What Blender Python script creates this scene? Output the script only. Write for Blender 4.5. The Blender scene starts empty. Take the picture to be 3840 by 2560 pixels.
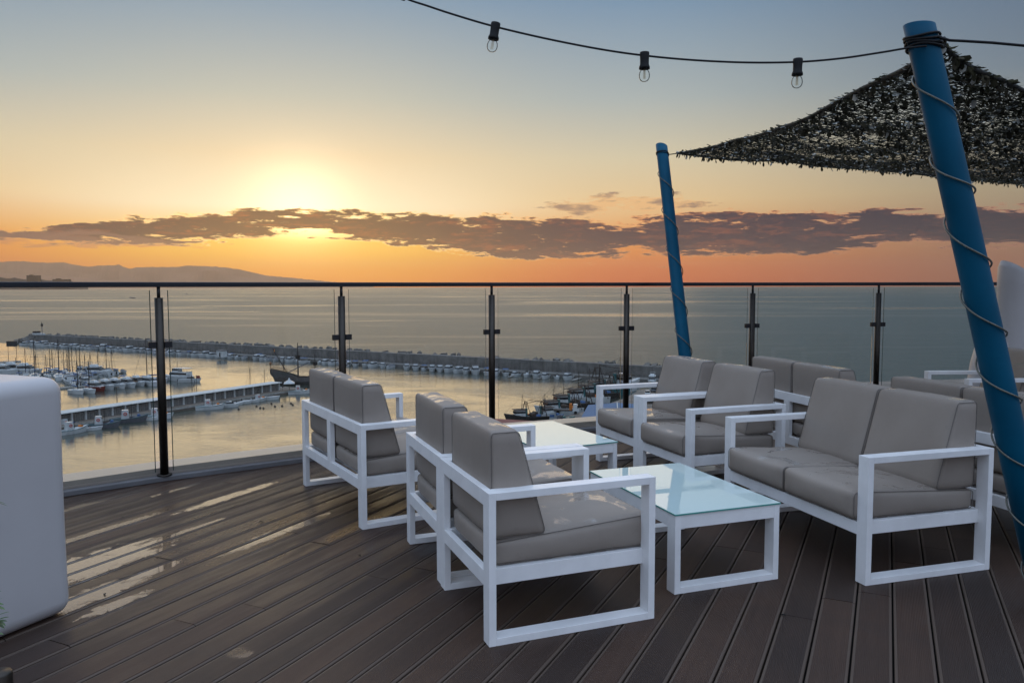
import bpy, bmesh, math, random
from mathutils import Vector, Matrix, noise
rnd = random.Random(7)
sin, cos, pi, rad = math.sin, math.cos, math.pi, math.radians
scene = bpy.context.scene
C = scene.collection

# ------------------------------------------------------------------ camera
FOCAL, PITCH, ROLL, EYE = 2950.0, math.atan((1280 - 1072) / 2950.0), rad(-0.1), 1.4
fwd = Vector((0, cos(PITCH), -sin(PITCH)))
rgt0 = Vector((1, 0, 0)); up0 = rgt0.cross(fwd)
RGT = rgt0 * cos(ROLL) + up0 * sin(ROLL)
UPV = -rgt0 * sin(ROLL) + up0 * cos(ROLL)
cam_data = bpy.data.cameras.new('camera')
cam_data.sensor_width = 36.0
cam_data.lens = FOCAL / 3840 * 36
cam_data.clip_start = 0.05
cam_data.clip_end = 120000
cam = bpy.data.objects.new('camera', cam_data); C.objects.link(cam)
m = Matrix((RGT, UPV, -fwd)).transposed().to_4x4(); m.translation = Vector((0, 0, EYE))
cam.matrix_world = m
scene.camera = cam

def at(px, py, z=0.0):
    """world point where the sight line of a photograph pixel meets height z"""
    d = fwd + RGT * ((px - 1920) / FOCAL) - UPV * ((py - 1280) / FOCAL)
    t = (z - EYE) / d.z
    return Vector((d.x * t, d.y * t, z))
def atY(px, py, Y):
    d = fwd + RGT * ((px - 1920) / FOCAL) - UPV * ((py - 1280) / FOCAL)
    t = Y / d.y
    return Vector((d.x * t, Y, EYE + d.z * t))

# ------------------------------------------------------------------ node helper
class N:
    """tiny wrapper round a shader socket so that maths reads as maths"""
    nt = None
    def __init__(s, sock): s.s = sock
    @staticmethod
    def m(op, *a, clamp=False):
        n = N.nt.nodes.new('ShaderNodeMath'); n.operation = op; n.use_clamp = clamp
        for i, x in enumerate(a):
            if isinstance(x, N): N.nt.links.new(x.s, n.inputs[i])
            else: n.inputs[i].default_value = x
        return N(n.outputs[0])
    def __add__(s, o): return N.m('ADD', s, o)
    def __radd__(s, o): return N.m('ADD', o, s)
    def __sub__(s, o): return N.m('SUBTRACT', s, o)
    def __rsub__(s, o): return N.m('SUBTRACT', o, s)
    def __mul__(s, o): return N.m('MULTIPLY', s, o)
    def __rmul__(s, o): return N.m('MULTIPLY', o, s)
    def __truediv__(s, o): return N.m('DIVIDE', s, o)
    def pow(s, o): return N.m('POWER', s, o)
    def clamp(s): return N.m('ADD', s, 0.0, clamp=True)
def smooth(x, a, b, c=0.0, d=1.0):
    n = N.nt.nodes.new('ShaderNodeMapRange'); n.interpolation_type = 'SMOOTHSTEP'
    N.nt.links.new(x.s, n.inputs[0])
    for i, v in zip((1, 2, 3, 4), (a, b, c, d)): n.inputs[i].default_value = v
    return N(n.outputs[0])
def ramp(x, stops, interp='LINEAR'):
    n = N.nt.nodes.new('ShaderNodeValToRGB'); cr = n.color_ramp; cr.interpolation = interp
    while len(cr.elements) > 1: cr.elements.remove(cr.elements[-1])
    for i, (p, c) in enumerate(stops):
        e = cr.elements[0] if i == 0 else cr.elements.new(p)
        e.position = p; e.color = (*c, 1) if isinstance(c, tuple) else (c, c, c, 1)
    N.nt.links.new(x.s, n.inputs[0])
    return N(n.outputs[0])
def mixc(f, a, b, mode='MIX'):
    n = N.nt.nodes.new('ShaderNodeMix'); n.data_type = 'RGBA'; n.blend_type = mode
    for i, v in ((0, f), (6, a), (7, b)):
        if isinstance(v, N): N.nt.links.new(v.s, n.inputs[i])
        elif i == 0: n.inputs[i].default_value = v
        else: n.inputs[i].default_value = (*v, 1)
    return N(n.outputs[2])
def xyz(x, y, z):
    n = N.nt.nodes.new('ShaderNodeCombineXYZ')
    for i, v in enumerate((x, y, z)):
        if isinstance(v, N): N.nt.links.new(v.s, n.inputs[i])
        else: n.inputs[i].default_value = v
    return N(n.outputs[0])
def sep(v):
    n = N.nt.nodes.new('ShaderNodeSeparateXYZ'); N.nt.links.new(v.s, n.inputs[0])
    return [N(o) for o in n.outputs]
def fbm(v, scale, detail=4, rough=0.55, dist=0.0, dim='3D'):
    n = N.nt.nodes.new('ShaderNodeTexNoise'); n.noise_dimensions = dim
    N.nt.links.new(v.s, n.inputs['Vector'])
    n.inputs['Scale'].default_value = scale; n.inputs['Detail'].default_value = detail
    n.inputs['Roughness'].default_value = rough; n.inputs['Distortion'].default_value = dist
    return N(n.outputs[0])

def srgb(r, g, b):
    f = lambda c: c / 12.92 if c <= 0.04045 else ((c + 0.055) / 1.055) ** 2.4
    return (f(r / 255), f(g / 255), f(b / 255))

# ------------------------------------------------------------------ sky
SUN_AZ = math.degrees(math.atan2(1130 - 1920, 2950))      # about -15 degrees (left of the view axis)
SUN_EL = 5.3
W = bpy.data.worlds.new('World'); scene.world = W; W.use_nodes = True
nt = W.node_tree; N.nt = nt; nt.nodes.clear()
tc = nt.nodes.new('ShaderNodeTexCoord')
dx, dy, dz = sep(N(tc.outputs['Generated']))
DEG = 180 / pi
el = N.m('ARCSINE', dz) * DEG
az = N.m('ARCTAN2', dx, dy) * DEG
el0 = N.m('MAXIMUM', el, 0.0)
daz = N.m('ABSOLUTE', az - SUN_AZ)
u = N.m('POWER', el0 / 90.0, 0.5)               # 0..1, fine near the horizon
def E(e): return (max(e, 0) / 90.0) ** 0.5
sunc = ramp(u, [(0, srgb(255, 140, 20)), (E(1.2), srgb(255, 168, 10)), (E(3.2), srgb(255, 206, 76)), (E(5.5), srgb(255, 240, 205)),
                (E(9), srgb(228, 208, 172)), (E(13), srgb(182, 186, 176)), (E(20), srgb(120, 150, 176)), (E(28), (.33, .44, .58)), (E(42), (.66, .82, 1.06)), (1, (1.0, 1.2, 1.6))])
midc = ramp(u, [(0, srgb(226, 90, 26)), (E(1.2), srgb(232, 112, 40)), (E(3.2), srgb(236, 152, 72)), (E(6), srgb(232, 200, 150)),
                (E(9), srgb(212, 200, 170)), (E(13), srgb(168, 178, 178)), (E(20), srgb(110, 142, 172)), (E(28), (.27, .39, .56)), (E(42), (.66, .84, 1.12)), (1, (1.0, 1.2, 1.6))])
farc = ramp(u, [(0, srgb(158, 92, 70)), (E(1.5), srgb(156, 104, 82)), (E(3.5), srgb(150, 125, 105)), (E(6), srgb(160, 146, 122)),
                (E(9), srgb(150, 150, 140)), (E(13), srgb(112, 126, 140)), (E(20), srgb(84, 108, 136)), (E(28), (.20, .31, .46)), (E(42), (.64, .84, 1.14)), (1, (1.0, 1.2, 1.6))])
backc = ramp(u, [(0, (.36, .36, .42)), (E(8), (.52, .56, .68)), (E(25), (.60, .75, 1.02)), (E(42), (.72, .92, 1.26)), (1, (1.0, 1.2, 1.6))])  # raised well above the sky in view, overhead too, to light the furniture
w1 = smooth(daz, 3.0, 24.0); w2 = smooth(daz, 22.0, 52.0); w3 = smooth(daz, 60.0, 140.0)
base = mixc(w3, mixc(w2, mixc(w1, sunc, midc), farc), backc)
# glow round the hidden sun
dang = N.m('SQRT', (az - SUN_AZ) * (az - SUN_AZ) * 0.75 + (el - 5.6) * (el - 5.6))
glow = N.m('EXPONENT', dang * dang * -0.12) * 0.62 + N.m('EXPONENT', dang * dang * -0.012) * 0.05
glowc = mixc(1.0, xyz(glow, glow, glow), (1.0, 0.80, 0.50), 'MULTIPLY')
sky1 = mixc(1.0, base, glowc, 'ADD')
# light breaking through under the bank, and the last sliver of sun at the horizon
hot = N.m('EXPONENT', ((az + 14.2) * (az + 14.2) * 0.13 + (el - 4.0) * (el - 4.0) * 2.2) * -1.0)
sliver = N.m('EXPONENT', ((az + 14.75) * (az + 14.75) * 2.2 + el * el * 30.0) * -1.0)
hs_ = hot * 0.85 + sliver * 5.0
sky1 = mixc(1.0, sky1, mixc(1.0, xyz(hs_, hs_, hs_), (1.0, 0.72, 0.30), 'MULTIPLY'), 'ADD')
# cloud bank
P3 = xyz(az * 0.11, el * 0.62, 0.0)
n1 = fbm(P3, 1.0, 8, 0.62, 0.35)
n2 = fbm(xyz(az * 0.30, el * 2.0, 3.0), 1.0, 7, 0.66, 0.5)
n3 = fbm(xyz(az * 0.95, el * 4.2, 21.0), 1.0, 6, 0.65, 0.8)
azn = (az + 45.0) / 90.0
A = lambda x: (math.degrees(math.atan2(x - 1920, 2950)) + 45) / 90
Cel = lambda y, x: math.degrees(math.atan2(1072 - y, math.hypot(2950, x - 1920))) / 10
cs = ramp(azn, [(A(0), Cel(890, 0)), (A(600), Cel(855, 600)), (A(1130), Cel(835, 1130)), (A(1500), Cel(860, 1500)), (A(1950), Cel(900, 1950)),
                (A(2500), Cel(903, 2500)), (A(3100), Cel(868, 3100)), (A(3800), Cel(850, 3800))], 'B_SPLINE') * 10.0
ts = ramp(azn, [(A(0), .035), (A(350), .085), (A(700), .10), (A(1130), .095), (A(1500), .125), (A(1950), .16), (A(2500), .16), (A(3100), .145), (A(3800), .11)], 'B_SPLINE') * 10.0
q = N.m('ABSOLUTE', el - cs) / ts
dens = (n1 * 1.6 - 0.57) + (n2 - 0.5) * 1.5 + (n3 - 0.5) * 0.75 + (1.0 - q * q) * 0.46 - hot * 0.26 - smooth(az, -25.0, -34.0) * 0.13
mask = smooth(dens, 0.25, 0.36)
core = smooth(dens, 0.28, 0.46)
# small separate puffs above the bank, right of the middle
pn = fbm(xyz(az * 0.32, el * 1.3, 9.0), 1.0, 6, 0.6, 0.2)
pq = ((az - 8.5) * (az - 8.5) / 22.0) + ((el - 5.75) * (el - 5.75) / 0.42)
puff = smooth(pn * 1.6 - 0.44 - pq * 0.18 + (n3 - 0.5) * 0.6, 0.12, 0.30)
wq = ((az + 29.0) * (az + 29.0) / 60.0) + ((el - 3.0) * (el - 3.0) / 0.35)
wisp = smooth(n2 * 1.5 - 0.42 - wq * 0.20, 0.12, 0.34)
corec = mixc(w2, mixc(w1, srgb(28, 10, 44), srgb(32, 24, 62)), srgb(42, 42, 62))
rimc = mixc(w2, mixc(w1, (1.7, 1.15, 0.45), srgb(250, 165, 100)), srgb(186, 128, 108))
streak = smooth(fbm(xyz(az * 0.22, el * 1.7, 17.0), 1.0, 6, .65, .5) * 0.5 + n3 * 0.5, 0.49, 0.64) * 0.5
cloudc = mixc(core, rimc, mixc(streak, corec, mixc(w2, mixc(w1, srgb(190, 92, 48), srgb(160, 84, 62)), srgb(124, 82, 78))))
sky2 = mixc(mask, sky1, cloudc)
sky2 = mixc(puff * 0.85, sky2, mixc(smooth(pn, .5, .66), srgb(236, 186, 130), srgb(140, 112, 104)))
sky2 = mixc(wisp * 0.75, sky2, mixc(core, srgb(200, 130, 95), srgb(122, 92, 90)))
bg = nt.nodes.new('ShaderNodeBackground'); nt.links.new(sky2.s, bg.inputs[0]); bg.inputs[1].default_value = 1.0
nish = nt.nodes.new('ShaderNodeTexSky'); nish.sky_type = 'NISHITA'; nish.sun_disc = False
nish.sun_elevation = rad(SUN_EL); nish.sun_rotation = rad(SUN_AZ); nish.altitude = 30; nish.dust_density = 2.0
bg2 = nt.nodes.new('ShaderNodeBackground'); nt.links.new(nish.outputs[0], bg2.inputs[0]); bg2.inputs[1].default_value = 0.0
addw = nt.nodes.new('ShaderNodeAddShader'); nt.links.new(bg.outputs[0], addw.inputs[0]); nt.links.new(bg2.outputs[0], addw.inputs[1])
wo = nt.nodes.new('ShaderNodeOutputWorld'); nt.links.new(addw.outputs[0], wo.inputs[0])
bg2.inputs[1].default_value = 0.004
W.cycles.sampling_method = 'MANUAL'; W.cycles.sample_map_resolution = 1024

sd = bpy.data.lights.new('sun', 'SUN'); sd.energy = 0.5; sd.angle = rad(56); sd.color = (1.0, 0.66, 0.36)
sun = bpy.data.objects.new('sun', sd); C.objects.link(sun)
sv = Vector((sin(rad(SUN_AZ)) * cos(rad(SUN_EL)), cos(rad(SUN_AZ)) * cos(rad(SUN_EL)), sin(rad(SUN_EL))))
sun.rotation_euler = sv.to_track_quat('Z', 'Y').to_euler()
scene.view_settings.view_transform = 'Standard'
scene.view_settings.look = 'None'
scene.view_settings.exposure = 0.0
scene.view_settings.gamma = 1.0
scene.view_settings.use_curve_mapping = False
scene.render.engine = 'CYCLES'
scene.cycles.max_bounces = 8; scene.cycles.transparent_max_bounces = 24; scene.cycles.volume_bounces = 0
scene.cycles.sample_clamp_indirect = 6.0
scene.cycles.use_denoising = True

# ------------------------------------------------------------------ materials
def mat(name, col, rough=0.6, metal=0.0, spec=0.5, var=0.0, vscale=4.0, bump=0.0, bscale=60.0, coat=0.0, fn=None, **kw):
    mt = bpy.data.materials.new(name); mt.use_nodes = True
    N.nt = mt.node_tree; nt = mt.node_tree
    b = nt.nodes['Principled BSDF']
    b.inputs['Base Color'].default_value = (*col, 1); b.inputs['Roughness'].default_value = rough
    b.inputs['Metallic'].default_value = metal; b.inputs['Specular IOR Level'].default_value = spec
    b.inputs['Coat Weight'].default_value = coat
    for k, v in kw.items(): b.inputs[k.replace('_', ' ')].default_value = v
    t = nt.nodes.new('ShaderNodeTexCoord'); ob = N(t.outputs['Object'])
    if var:
        f = fbm(ob, vscale, 6, 0.6)
        c = mixc(smooth(f, 0.3, 0.7), tuple(x * (1 - var) for x in col), tuple(min(1, x * (1 + var)) for x in col))
        nt.links.new(c.s, b.inputs['Base Color'])
        r = smooth(fbm(ob, vscale * 2.3, 5), 0.25, 0.75, max(0.02, rough - 0.1 * var * 4), min(1, rough + 0.1 * var * 4))
        nt.links.new(r.s, b.inputs['Roughness'])
    if bump:
        bn = nt.nodes.new('ShaderNodeBump'); bn.inputs['Strength'].default_value = bump; bn.inputs['Distance'].default_value = 0.002
        nt.links.new(fbm(ob, bscale, 3).s, bn.inputs['Height']); nt.links.new(bn.outputs[0], b.inputs['Normal'])
    if fn: fn(nt, b, ob)
    return mt
def pos():
    g = N.nt.nodes.new('ShaderNodeNewGeometry'); return N(g.outputs['Position'])
def setbump(nt, b, h, strength, dist):
    bn = nt.nodes.new('ShaderNodeBump'); bn.inputs['Strength'].default_value = strength; bn.inputs['Distance'].default_value = dist
    nt.links.new(h.s, bn.inputs['Height']); nt.links.new(bn.outputs[0], b.inputs['Normal'])

PD = Vector((sin(rad(25.5)), cos(rad(25.5)), 0))         # the way the deck boards run
PN = Vector((cos(rad(25.5)), -sin(rad(25.5)), 0))
WET = [  # puddles and damp streaks: photograph pixel, half length along the board, half width, sharpness
    (300, 2130, .50, .19, 1.0), (430, 2110, .30, .09, .95), (320, 2240, .36, .09, .9), (560, 2145, .20, .045, 1.0), (440, 2262, .20, .05, .9),
    (850, 1865, .42, .055, .85), (350, 2000, .5, .05, .6), (1000, 2012, .30, .055, .8), (700, 1990, .30, .028, .7),
    (650, 1838, .25, .035, .5), (1150, 1955, .22, .05, .6), (900, 2445, .05, .055, .5), (300, 1900, .5, .05, .3)]
def deck_fn(nt, b, ob):
    p = pos(); x, y, z = sep(p)
    a = x * PN.x + y * PN.y; l = x * PD.x + y * PD.y
    idn = nt.nodes.new('ShaderNodeObjectInfo'); rr = N(idn.outputs['Random'])
    grain = fbm(xyz(a * 40.0, l * 1.6, rr * 50.0), 1.0, 5, 0.6)
    blot = fbm(p, 1.7, 6, 0.6, 0.6); blot2 = fbm(p, 6.0, 5, 0.65, 1.0)
    c = mixc(grain, (0.043, 0.0215, 0.0135), (0.088, 0.048, 0.031))
    sh = smooth(N.m('ABSOLUTE', sep(ob)[0]), 0.0575, 0.0585)
    c = mixc(smooth(blot, 0.35, 0.7) * 0.45, c, (0.024, 0.017, 0.014))
    c = mixc(smooth(blot2, 0.56, 0.72) * 0.35, c, (0.062, 0.047, 0.039))
    c = mixc(rr * 0.7, c, (0.018, 0.012, 0.010))
    c = mixc(sh * 0.85, c, (0.098, 0.070, 0.053))
    wet = None
    nz = (fbm(xyz(a * 13.0, l * 8.0, 2.0), 1.0, 9, 0.78, .8) - 0.5) * 3.4 + (fbm(xyz(rr * 40.0, l * 1.5, 5.0), 1.0, 3) - .5) * 1.2
    for px, py, hl, hw, k in WET:
        g = at(px, py, 0)
        ca, cl = g.dot(PN), g.dot(PD)
        da = (a - ca) * (1 / hw); dl = (l - cl) * (1 / hl)
        e = smooth(da * da + dl * dl + nz * 1.35, 1.05, 0.60, 0.0, k)
        wet = e if wet is None else N.m('MAXIMUM', wet, e)
    g = at(980, 1960, 0)
    dd = N.m('SQRT', (x - g.x) * (x - g.x) + (y - g.y) * (y - g.y))
    damp = smooth(dd, 2.6, 0.4) * smooth(fbm(xyz(a * 7.0, l * 0.9, rr * 9), 1.0, 5, 0.6), 0.36, 0.62)
    rough = mixc(wet, mixc(damp * 0.9, xyz(0.58, 0.58, 0.58), (0.22, 0.22, 0.22)), (0.045, 0.045, 0.045))
    c = mixc(wet * 0.35, c, (0.035, 0.028, 0.025))
    nt.links.new(c.s, b.inputs['Base Color']); nt.links.new(sep(rough)[0].s, b.inputs['Roughness'])
    nt.links.new((wet * 0.9).s, b.inputs['Coat Weight']); b.inputs['Coat Roughness'].default_value = 0.04; b.inputs['Coat IOR'].default_value = 1.55
    rib = N.m('SINE', a * (2 * pi / 0.0062))
    h = rib * (1.0 - wet) * (1.0 - sh) * 1.1 + grain * 0.5 + blot2 * wet * 1.3 + fbm(p, 60.0, 4, .7) * wet * 1.6
    setbump(nt, b, h, 0.55, 0.0012)
M = {}
M['plank'] = mat('composite_decking', (0.06, 0.05, 0.04), 0.4, spec=0.34, fn=deck_fn)
M['void'] = mat('void_shade', (0.012, 0.011, 0.010), 0.9)
M['white_alu'] = mat('white_powder_coat', (0.85, 0.85, 0.85), 0.36, var=0.05, vscale=7, bump=0.10, bscale=500)
def cushion_fn(nt, b, ob):
    x, y, z = sep(ob)
    wv = N.m('SINE', x * 2600.0) * N.m('SINE', y * 2600.0)
    big = fbm(ob, 2.2, 5, 0.6)
    geo = nt.nodes.new('ShaderNodeNewGeometry'); nz = sep(N(geo.outputs['Normal']))[2]
    wet = smooth(fbm(pos(), 5.5, 6, 0.6, 0.8), 0.52, 0.60) * smooth(nz, 0.75, 0.95)
    c = mixc(smooth(big, .3, .7), (0.265, 0.225, 0.192), (0.305, 0.262, 0.225))
    c = mixc(smooth(fbm(ob, 9, 6, .7), .60, .75) * .3, c, (0.20, 0.17, 0.145))
    nt.links.new(c.s, b.inputs['Base Color'])
    r = mixc(wet, xyz(.62, .62, .62), (.10, .10, .10)); nt.links.new(sep(r)[0].s, b.inputs['Roughness'])
    nt.links.new((wet * 0.6).s, b.inputs['Coat Weight']); b.inputs['Coat Roughness'].default_value = .06
    drops = smooth(fbm(ob, 120, 2), .55, .7) * wet
    wr = fbm(xyz(x * 5.0, y * 11.0, z * 7.0), 1.0, 4, .6, .4)
    setbump(nt, b, fbm(ob, 700, 2) * .25 + drops * 1.0 + wr * 1.8, 0.40, 0.0022)
M['cushion'] = mat('taupe_leatherette', (0.25, 0.22, 0.19), 0.45, spec=.3, fn=cushion_fn)
M['seam'] = mat('cushion_seam', (0.15, 0.13, 0.115), 0.7)
def tabletop_fn(nt, b, ob):
    geo = nt.nodes.new('ShaderNodeNewGeometry')
    f = fbm(ob, 5, 6, .65); sm = smooth(fbm(ob, 28, 5, .7), .5, .7)
    r = smooth(f, .45, .75, .012, .09); nt.links.new(r.s, b.inputs['Roughness'])
    c = mixc(sm * .25, (0.60, 0.74, 0.71), (0.68, 0.81, 0.78)); nt.links.new(c.s, b.inputs['Base Color'])
M['tabletop'] = mat('back_painted_glass', (0.45, 0.62, 0.64), 0.02, spec=0.9, IOR=1.9, fn=tabletop_fn)
M['glass_edge'] = mat('green_glass_edge', (0.10, 0.34, 0.30), 0.15)
M['pane_edge'] = mat('pane_edge', (0.03, 0.07, 0.06), 0.2)
M['steel'] = mat('brushed_stainless', (0.060, 0.053, 0.047), 0.42, metal=1.0, var=.1, vscale=8)
M['dark_steel'] = mat('dark_anodised', (0.03, 0.03, 0.034), 0.4, metal=0.6)
M['rail'] = mat('handrail_metal', (0.03, 0.035, 0.045), 0.28, metal=0.7)
def blue_fn(nt, b, ob):
    f = fbm(ob, 3.0, 6, .6); s = smooth(fbm(ob, 40, 4, .7), .66, .72)
    c = mixc(smooth(f, .3, .7), (0.0, 0.060, 0.115), (0.0, 0.082, 0.155)); c = mixc(s * .5, c, (0.0, .06, .16))
    nt.links.new(c.s, b.inputs['Base Color']); setbump(nt, b, fbm(ob, 90, 3), .12, .002)
M['blue'] = mat('blue_painted_timber', (0.0, 0.17, 0.42), 0.5, spec=.15, fn=blue_fn)
M['rope'] = mat('clear_rope_light', (0.10, 0.10, 0.08), 0.22, spec=.7, var=.25, vscale=30)
M['black'] = mat('black_rubber', (0.006, 0.006, 0.007), 0.6, spec=.3)
M['poly'] = mat('white_polyethylene', (0.52, 0.50, 0.50), 0.42, var=.03, vscale=2, bump=.05, bscale=60)
M['ledge'] = mat('pale_parapet_paint', (0.44, 0.39, 0.35), 0.35, var=.06, vscale=1.2)
M['kerbwhite'] = mat('aluminium_shoe', (0.20, 0.20, 0.21), 0.4, metal=.4, var=.1)
M['leaf'] = mat('leaf_green', (0.05, 0.11, 0.025), 0.4, var=.4, vscale=6)
M['rock'] = mat('breakwater_rock', (0.13, 0.12, 0.11), 0.9, var=.4, vscale=.5, bump=.5, bscale=2)
def conc_fn(nt, b, ob):
    p = pos(); x, y, z = sep(p)
    f = fbm(p, .25, 7, .65); st = fbm(xyz(x * .8, y * .8, z * .06), 1.0, 5, .6)
    pit = smooth(fbm(p, 2.6, 3, .6), .50, .62)
    c = mixc(smooth(f, .3, .7), (.11, .105, .10), (.19, .18, .168)); c = mixc(smooth(st, .5, .7) * .6, c, (.07, .066, .06)); c = mixc(pit * .35, c, (.06, .056, .05))
    nt.links.new(c.s, b.inputs['Base Color'])
M['concrete'] = mat('weathered_concrete', (.15, .14, .13), .9, fn=conc_fn)
def quay_fn(nt, b, ob):
    p = pos(); f = fbm(p, .12, 7, .65); g = fbm(p, 1.3, 5, .7)
    c = mixc(smooth(f, .35, .65), (.13, .105, .085), (.22, .18, .15)); c = mixc(smooth(g, .5, .7) * .5, c, (.08, .068, .06))
    nt.links.new(c.s, b.inputs['Base Color'])
M['quay'] = mat('quay_paving', (.18, .15, .13), .8, fn=quay_fn)
M['darkhull'] = mat('dark_tarred_wood', (.025, .022, .02), .6, var=.4, vscale=1)
M['bwhite'] = mat('white_gelcoat', (.48, .50, .51), .35, var=.12, vscale=.8)
M['bgrey'] = mat('grey_canvas', (.10, .105, .12), .8, var=.3)
M['bblue'] = mat('blue_canvas', (.03, .09, .22), .7, var=.2)
M['bred'] = mat('dark_red_hull', (.16, .025, .02), .4, var=.2)
M['bteal'] = mat('teal_hull', (.03, .12, .13), .4, var=.2)
M['brown'] = mat('varnished_wood', (.20, .10, .045), .5, var=.3)
M['window'] = mat('tinted_window', (.015, .02, .025), .08)
M['rust'] = mat('rusty_steel', (.04, .028, .022), .8, var=.5, vscale=1)
M['orange'] = mat('orange_gear', (.55, .16, .02), .7, var=.3)
M['redpaint'] = mat('red_paint', (.45, .03, .02), .6)
M['yellow'] = mat('yellow_cloth', (.60, .38, .03), .7)
M['shedwall'] = mat('shed_plaster', (.30, .29, .27), .8, var=.2, vscale=1)
M['sheddoor'] = mat('shed_door_grey', (.15, .145, .14), .7, var=.3, vscale=2)
M['shedroof'] = mat('shed_roof', (.48, .50, .50), .6, var=.15, vscale=1)
def roof_fn_factory(c1, c2):
    def f(nt, b, ob):
        p = pos(); x, y, z = sep(p)
        w = smooth(N.m('SINE', x * 4.0 + y * 1.5), -.6, .6); c = mixc(w * .4, c1, c2); c = mixc(smooth(fbm(p, .3, 6, .6), .4, .7) * .4, c, tuple(k * .7 for k in c1))
        nt.links.new(c.s, b.inputs['Base Color'])
    return f
M['blueroof'] = mat('blue_roof_sheet', (.06, .12, .22), .7, fn=roof_fn_factory((.055, .12, .23), (.075, .15, .27)))
M['redroof'] = mat('red_roof_sheet', (.2, .05, .04), .7, fn=roof_fn_factory((.17, .045, .04), (.22, .06, .05)))
M['hill'] = mat('hill_haze_tint', (.36, .19, .11), .95, var=.08, vscale=.002)  # pale warm tone of distance haze put into the hill colour
M['headland'] = mat('headland_scrub', (.012, .013, .012), .95, var=.4, vscale=.01)
M['citywall'] = mat('far_building_wall', (.02, .018, .018), .9, var=.2, vscale=.05)
M['netcord'] = mat('net_cord', (.012, .012, .009), .8)
def flap_fn(nt, b, ob):
    idn = nt.nodes.new('ShaderNodeAttribute'); idn.attribute_name = 'tone'
    c = ramp(N(idn.outputs['Fac']), [(0, (.013, .012, .007)), (.42, (.030, .028, .016)), (.74, (.065, .058, .040)), (.93, (.38, .39, .37))], 'CONSTANT')
    nt.links.new(c.s, b.inputs['Base Color'])
    tr = nt.nodes.new('ShaderNodeBsdfTranslucent'); nt.links.new(mixc(1.0, c, (1.9, 1.9, 1.9), 'MULTIPLY').s, tr.inputs[0])
    mx = nt.nodes.new('ShaderNodeMixShader'); mx.inputs[0].default_value = .5
    nt.links.new(b.outputs[0], mx.inputs[1]); nt.links.new(tr.outputs[0], mx.inputs[2])
    nt.links.new(mx.outputs[0], nt.nodes['Material Output'].inputs[0])
M['flap'] = mat('camouflage_cloth', (.03, .035, .02), .75, fn=flap_fn)

def glass_mat(name, tint, fres=1.45, rough=0.0):
    mt = bpy.data.materials.new(name); mt.use_nodes = True; nt = mt.node_tree; nt.nodes.clear(); N.nt = nt
    t = nt.nodes.new('ShaderNodeBsdfTransparent'); t.inputs[0].default_value = (*tint, 1)
    g = nt.nodes.new('ShaderNodeBsdfGlossy'); g.inputs['Roughness'].default_value = rough
    f = nt.nodes.new('ShaderNodeFresnel'); f.inputs[0].default_value = fres
    mx = nt.nodes.new('ShaderNodeMixShader'); nt.links.new(f.outputs[0], mx.inputs[0])
    nt.links.new(t.outputs[0], mx.inputs[1]); nt.links.new(g.outputs[0], mx.inputs[2])
    o = nt.nodes.new('ShaderNodeOutputMaterial'); nt.links.new(mx.outputs[0], o.inputs[0])
    return mt
M['glass'] = glass_mat('balustrade_glass', (.955, .97, .96), 1.30)
M['bulbglass'] = glass_mat('clear_bulb_glass', (.96, .97, .97), 1.16)
def lens(nt, b, ob): pass

def sea_fn(nt, b, ob):
    p = pos(); x, y, z = sep(p)
    slick = fbm(xyz(x * .0011, y * .0045, 0.0), 1.0, 5, .6, .8)
    slick2 = fbm(xyz(x * .00035, y * .0016, 5.0), 1.0, 4, .6, .6)
    calm = smooth(slick, .52, .64) * .7 + smooth(slick2, .55, .68) * .5
    w = fbm(xyz(x * .34, y * .42, 0.0), 1.0, 5, .62, .3) * 1.15 + fbm(xyz(x * .045, y * .075, 4.0), 1.0, 3, .5) * 1.2
    r = (0.38 - calm.clamp() * 0.20); nt.links.new(r.s, b.inputs['Roughness'])
    bn = nt.nodes.new('ShaderNodeBump'); bn.inputs['Distance'].default_value = 1.2
    nt.links.new((0.85 - calm.clamp() * .45).s, bn.inputs['Strength'])
    nt.links.new(w.s, bn.inputs['Height']); nt.links.new(bn.outputs[0], b.inputs['Normal'])
M['sea'] = mat('sea_water', (.020, .045, .045), .3, IOR=1.34, spec=.5, fn=sea_fn)
def harbour_fn(nt, b, ob):
    p = pos(); x, y, z = sep(p)
    w = fbm(xyz(x * .5, y * 1.0, 0.0), 1.0, 4, .6, .4) + fbm(xyz(x * .07, y * .12, 4.0), 1.0, 3, .5) * 2.0
    patch = smooth(fbm(xyz(x * .018, y * .035, 8.0), 1.0, 4, .6, .8), .42, .62)
    bn = nt.nodes.new('ShaderNodeBump'); bn.inputs['Distance'].default_value = .22
    nt.links.new((patch * .45 + .22).s, bn.inputs['Strength'])
    nt.links.new(w.s, bn.inputs['Height']); nt.links.new(bn.outputs[0], b.inputs['Normal'])
    nt.links.new((patch * .09 + .09).s, b.inputs['Roughness'])
M['harbour'] = mat('harbour_water', (.045, .055, .045), .1, IOR=1.9, fn=harbour_fn)

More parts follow.
